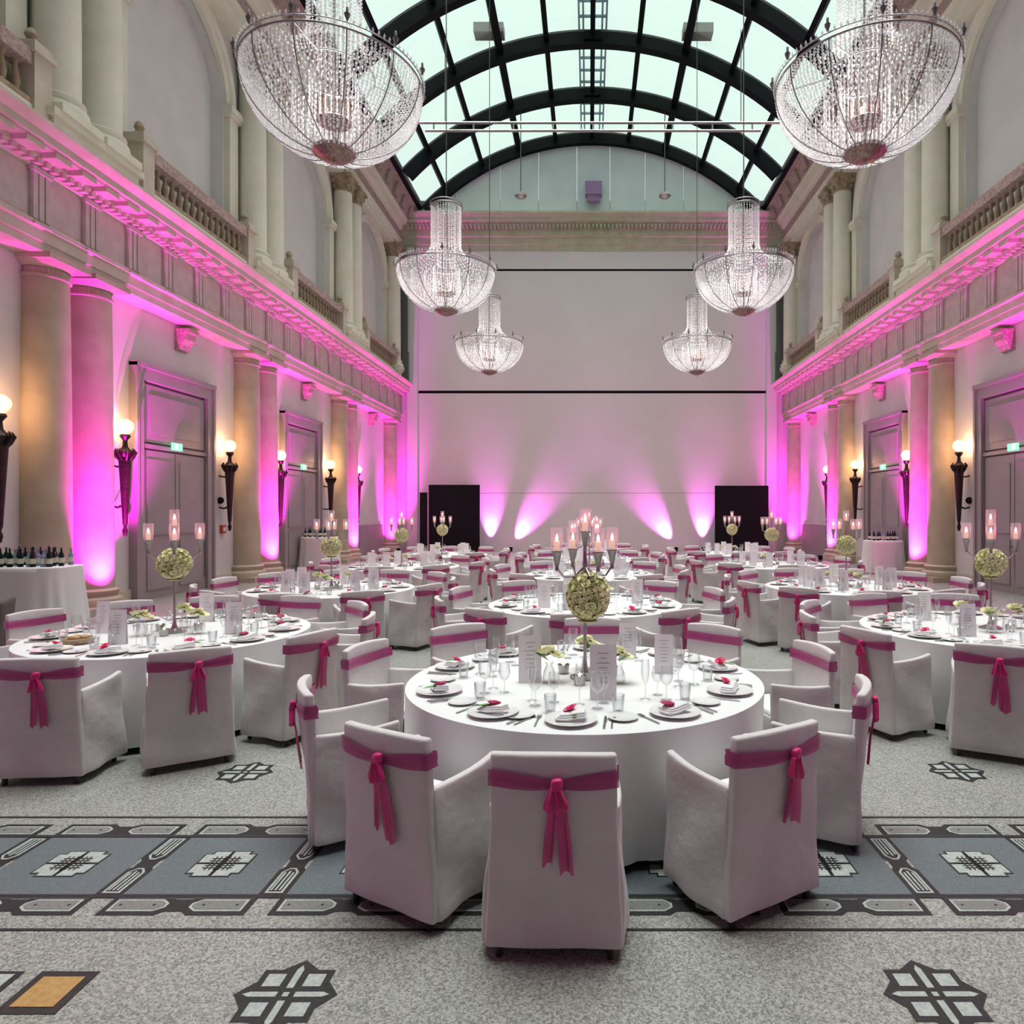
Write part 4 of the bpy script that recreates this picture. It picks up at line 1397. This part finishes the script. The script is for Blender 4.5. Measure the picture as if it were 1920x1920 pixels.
counts = {}
for ti, (tn, tx, ty, angs_, bz, br) in enumerate(TABLES):
    t = empty('round_table', (tx, ty, 0))
    put('tabletop', ttop, t)
    for k in range(4): put('leg', tleg, t, (.75 * math.cos(k * PI / 2 + .8), .75 * math.sin(k * PI / 2 + .8), 0))
    tag(t, 'round banquet table hidden under its white cloth, the %s' % tn, 'table', 'round banquet tables')
    cl = put('tablecloth', cloths[ti % 3], None, (tx, ty, 0), (0, 0, ti * 1.3))
    tag(cl, 'floor length white tablecloth over the %s' % tn, 'tablecloth', 'white round tablecloths')
    H = .7555
    om = ordinal_clockwise(angs_)
    rnd = random.Random(100 + ti)
    for i, a in enumerate(angs_):
        ra = R(a)
        ux, uy = math.cos(ra), math.sin(ra)
        tx_, ty_ = -uy, ux          # tangent
        rz = ra + PI / 2
        wh = name_setting(om[i], tn)
        def at(rr, tt, z=0): return (tx + ux * rr + tx_ * tt, ty + uy * rr + ty_ * tt, H + z)
        def item(key, name, rr, tt, label, cat, grp, z=0, dr=0):
            o = put(name, ware[key], None, at(rr, tt, z), (0, 0, rz + dr))
            return tag(o, label + ', ' + wh, cat, grp)
        near = ti < 6
        if ti < 9:
            item('plate', 'plate', 1.0, 0, 'white plate', 'plate', 'dinner plates')
        n_ = item('napkin', 'napkin', 1.0, 0, 'folded white napkin', 'napkin', 'folded napkins', .0235 if ti < 9 else .001)
        if near:
            fl = empty('place_flower', at(.98 + rnd.uniform(-.03, .03), rnd.uniform(-.05, .05), .052))
            fl.rotation_euler = (0, 0, rnd.uniform(0, 6))
            put('pink_bloom', pinkb, fl, (0, 0, .0), (R(25), 0, 0))
            put('green_leaf', leafm, fl, (.01, 0, -.004), (0, .1, rnd.uniform(-1, 1)), (1.0,) * 3)
            tag(fl, 'pink bloom with green leaf, ' + wh, 'flower', 'pink blooms on the napkins')
        if ti < 4:
            item('knife', 'knife', 1.0, .185, 'steel knife', 'cutlery', 'table knives', dr=0)
            item('spoon', 'spoon', 1.0, .225, 'steel spoon', 'cutlery', 'table spoons')
            item('fork', 'fork', 1.0, -.185, 'steel fork', 'cutlery', 'table forks')
            item('side_plate', 'side_plate', .92, -.30, 'small white side plate', 'plate', 'side plates')
        item('wine_glass', 'wine_glass', .74, .12 + rnd.uniform(-.02, .02), 'larger stemmed wine glass', 'glass', 'wine glasses')
        if ti < 12:
            item('champagne_flute', 'champagne_flute', .66, .02 + rnd.uniform(-.02, .02), 'tall champagne flute', 'glass', 'champagne flutes')
            item('water_tumbler', 'water_tumbler', .80, .24 + rnd.uniform(-.02, .02), 'low water tumbler', 'glass', 'water tumblers')
        if ti < 9:
            o = put('wine_glass', ware['wine_glass'], None, at(.62, .16), (0, 0, rz), (.86,) * 3)
            tag(o, 'smaller stemmed wine glass, ' + wh, 'glass', 'wine glasses')
        if ti and (i % 3 == 0 or (ti > 3 and i % 2 == 0)):
            e = empty('menu_card', at(.60 + rnd.uniform(-.04, .04), -.16 + rnd.uniform(-.03, .03)))
            e.rotation_euler = (0, 0, (rz if math.sin(ra) < .3 else rz + PI) * .0 + rnd.uniform(-.25, .25))
            put('card', ware['menu_card'], e)
            if near: put('printed_lines', ware['menu_print'], e)
            tag(e, 'tall folded menu card, ' + wh, 'menu', 'standing menu cards')
    if ti == 0:
        for (mx, my, mr, ms, lb) in ((-.40, 4.60, .15, 1.05, 'left of the front candelabrum'), (.085, 4.17, -.05, 1.12, 'in front of the front candelabrum'),
                                 (.53, 4.85, -.1, .92, 'right of the front candelabrum'), (.30, 5.35, .1, .92, 'behind the front candelabrum')):
            e = empty('menu_card', (mx, my, H), mr)
            put('card', ware['menu_card'], e); put('printed_lines', ware['menu_print'], e)
            e.scale = (ms,) * 3
            tag(e, 'tall folded menu card standing ' + lb, 'menu', 'standing menu cards')
    # centrepiece
    c = cand0 if not cused else copy_tree(cand0)
    cused = True
    c.location = (tx, ty, H)
    c.rotation_euler = (0, 0, R((25, 31, -30, 40, 10, 8, 15, 5, 12, 30, 20, 10, 0)[ti]))
    if ti == 0: 
        pass
    tag(c, 'silver candelabrum with five glass-shaded candles on the %s' % tn, 'candelabrum', 'candelabra on the tables')
    if bz:
        flower_ball((tx + (.02 if ti == 0 else 0), ty, bz), br, 1.12 if ti == 0 else 1.0, ti < 3, 'ball of cream roses under the candelabrum arms, %s' % tn)
    for k in range(3 if ti < 6 else 2):
        a = R(-50 + 120 * k + ti * 17)
        v = empty('bud_vase', (tx + .27 * math.cos(a + .3), ty + .27 * math.sin(a + .3), H))
        MB().lathe([(0, .004), (.03, .0), (.036, .02), (.03, .06), (.016, .09), (.022, .11)], 12, caps=False).build('vase', M['glass'], v) if (ti == 0 and k == 0) else put('vase', VASE, v)
        if ti == 0 and k == 0: VASE = v.children[0].data
        for j in range(3):
            b = put('cream_bloom', roses[j], v, (.028 * math.cos(j * 2.1), .028 * math.sin(j * 2.1), .135 + .01 * j), (.4 * math.sin(j * 2.1), .4 * math.cos(j * 2.1), 0), (1.5,) * 3)
        put('leaf', leafm, v, (0, 0, .11), (0, -.5, a))
        v.scale = (1.25,) * 3
        tag(v, 'small glass vase of cream blooms, %s side of the %s centrepiece' % (('right', 'back', 'left')[k], tn), 'vase', 'bud vases round the centrepieces')
    for k in range(3 if ti < 6 else 1):
        a = R(-100 + 120 * k + ti * 17)
        v = empty('tealight', (tx + .20 * math.cos(a), ty + .20 * math.sin(a), H))
        if ti == 0 and k == 0:
            MB().lathe([(0, .003), (.035, .003), (.042, .06), (.044, .065), (.038, .06), (.033, .008), (0, .008)], 12, caps=False).build('glass_cup', M['silver'], v)
            MB().lathe([(0, .05), (.006, .058), (.006, .066), (0, .085)], 8).build('flame', M['flame'], v)
            TL = v
        else:
            for chd in TL.children: put(chd.name.split('.')[0], chd.data, v)
        tag(v, 'tealight in a small silver cup, %s of the %s centrepiece' % (('front', 'right', 'left')[k], tn), 'candle', 'tealights round the centrepieces')
# bread board with a candle block on the front left table
o = empty('bread_basket', (-4.45, 5.95, .7555))
MB().lathe([(.0, .0), (.10, .0), (.125, .045), (.12, .05), (.095, .008), (0, .006)], 20, caps=False).build('basket', mat('woven_straw', (.50, .38, .24), .8, noise=(60, (.32, .22, .12), 2)), o)
for k in range(5):
    MB().lathe([(0, -.03), (.025, -.02), (.033, 0), (.025, .025), (0, .035)], 10).build('bread_roll', mat('bread_crust_%s' % 'abcde'[k], (.55, .36, .18), .7), o, (.05 * math.cos(k * 1.26), .05 * math.sin(k * 1.26), .04))
tag(o, 'round straw basket with rolls at the near side of the front left table', 'basket')

# ---------------------------------------------------------------- service tables with bottles
def service_table(x, y, rx, ry, h, label, seed, nb):
    rnd = random.Random(seed)
    m = MB()
    N = 120
    vs = [(0, 0, h)]; fs = []
    rows = [(.5, h), (.97, h), (1.0, h - .01), (1.01, h - .08), (1.03, h * .7), (1.07, h * .45), (1.11, h * .2), (1.14, .03)]
    for (k, z) in rows:
        t = (h - z) / h
        for i in range(N):
            a = 2 * PI * i / N
            c, s = math.cos(a), math.sin(a)
            e = .55
            px = math.copysign(abs(c) ** e, c) * rx * k; py = math.copysign(abs(s) ** e, s) * ry * k
            f = 1 + .035 * t * math.sin(14 * a + seed)
            vs.append((px * f, py * f, z))
    for i in range(N): fs.append((0, 1 + i, 1 + (i + 1) % N))
    for j in range(len(rows) - 1):
        for i in range(N):
            k = (i + 1) % N
            fs.append((1 + j * N + i, 1 + (j + 1) * N + i, 1 + (j + 1) * N + k, 1 + j * N + k))
    t = empty('service_table', (x, y, 0))
    bx('tabletop', M['dark_wood'], (-rx * .8, rx * .8, -ry * .8, ry * .8, h - .04, h - .006), t)
    for sx in (-1, 1):
        for sy in (-1, 1): bx('leg', M['leg'], (sx * rx * .7 - .03, sx * rx * .7 + .03, sy * ry * .7 - .03, sy * ry * .7 + .03, 0, h - .04), t)
    tag(t, 'high service table under a gathered cloth, %s by the wall' % label, 'table', 'service tables by the walls')
    cl = m.add(vs, fs).build('tablecloth', M['cloth'], None, (x, y, 0), ang=50)
    tag(cl, 'white gathered cloth over the %s service table' % label, 'tablecloth', 'cloths over the service tables')
    k = 0
    for ix in range(nb):
        for iy in range(3):
            kind = rnd.choice(['g', 'g', 'd', 'b'])
            bxx = x + (-.78 + 1.56 * (ix + .5) / nb) * rx + rnd.uniform(-.02, .02)
            byy = y + (-.5 + .5 * iy) * ry + rnd.uniform(-.03, .03)
            hh = {'g': .30, 'd': .33, 'b': .26}[kind] 
            b = empty('bottle', (bxx, byy, h + .001))
            put('glass_body', BOT[kind], b); put('bottle_label', BLAB, b); put('cap', BCAP[kind], b)
            tag(b, '%s bottle, %s row, %s from its left end, on the %s service table' % ({'g': 'green', 'd': 'dark', 'b': 'pale blue'}[kind], ('first', 'second', 'third')[iy], ORDW[ix], label), 'bottle', 'bottles on the service tables')
ORDW = ['first', 'second', 'third', 'fourth', 'fifth', 'sixth', 'seventh', 'eighth', 'ninth']
def bot(h, r, m_):
    return MB().lathe([(0, .0), (r, 0), (r, h * .58), (r * .8, h * .66), (r * .36, h * .76), (r * .34, h * .95), (r * .4, h * .96)], 12, caps=False).mesh('glass_body', m_)
BOT = {'g': bot(.30, .037, M['bottle']), 'd': bot(.33, .04, M['bottle_dark']), 'b': bot(.26, .035, M['bottle_blue'])}
BLAB = MB().lathe([(.0412, .05), (.0412, .13)], 12, caps=False).mesh('bottle_label', M['label'])
BCAP = {k: MB().lathe([(0, h * .94), (.016, h * .94), (.016, h), (0, h)], 8, caps=False).mesh('cap', M['silver']) for k, h in (('g', .30), ('d', .33), ('b', .26))}
service_table(-8.75, 10.75, .62, .42, 1.05, 'near left', 1, 8)
service_table(-8.93, 22.6, .56, .40, 1.08, 'far left', 2, 6)
service_table(9.12, 21.2, .56, .36, 1.02, 'far right', 3, 6)
# taupe armchair at the left picture edge
o = empty('lounge_chair', (-7.1, 7.6, 0), R(-60))
MB().rbox((0, 0, .24), (.36, .36, .17), .06, 4, 4, 2).build('seat', M['taupe_fabric'], o)
MB().rbox((0, .33, .50), (.36, .09, .42), .06, 4, 2, 4, lambda p: Vector((p.x, p.y + .1 * p.z, p.z))).build('backrest', M['taupe_fabric'], o)
for q in (-1, 1):
    MB().rbox((q * .34, 0, .36), (.06, .34, .24), .05, 2, 4, 3).build('armrest', M['taupe_fabric'], o)
    for y in (-.3, .3): bx('leg', M['leg'], (q * .3 - .02, q * .3 + .02, y - .02, y + .02, 0, .09), o)
tag(o, 'dark taupe upholstered armchair at the left picture edge behind the front left table', 'armchair')
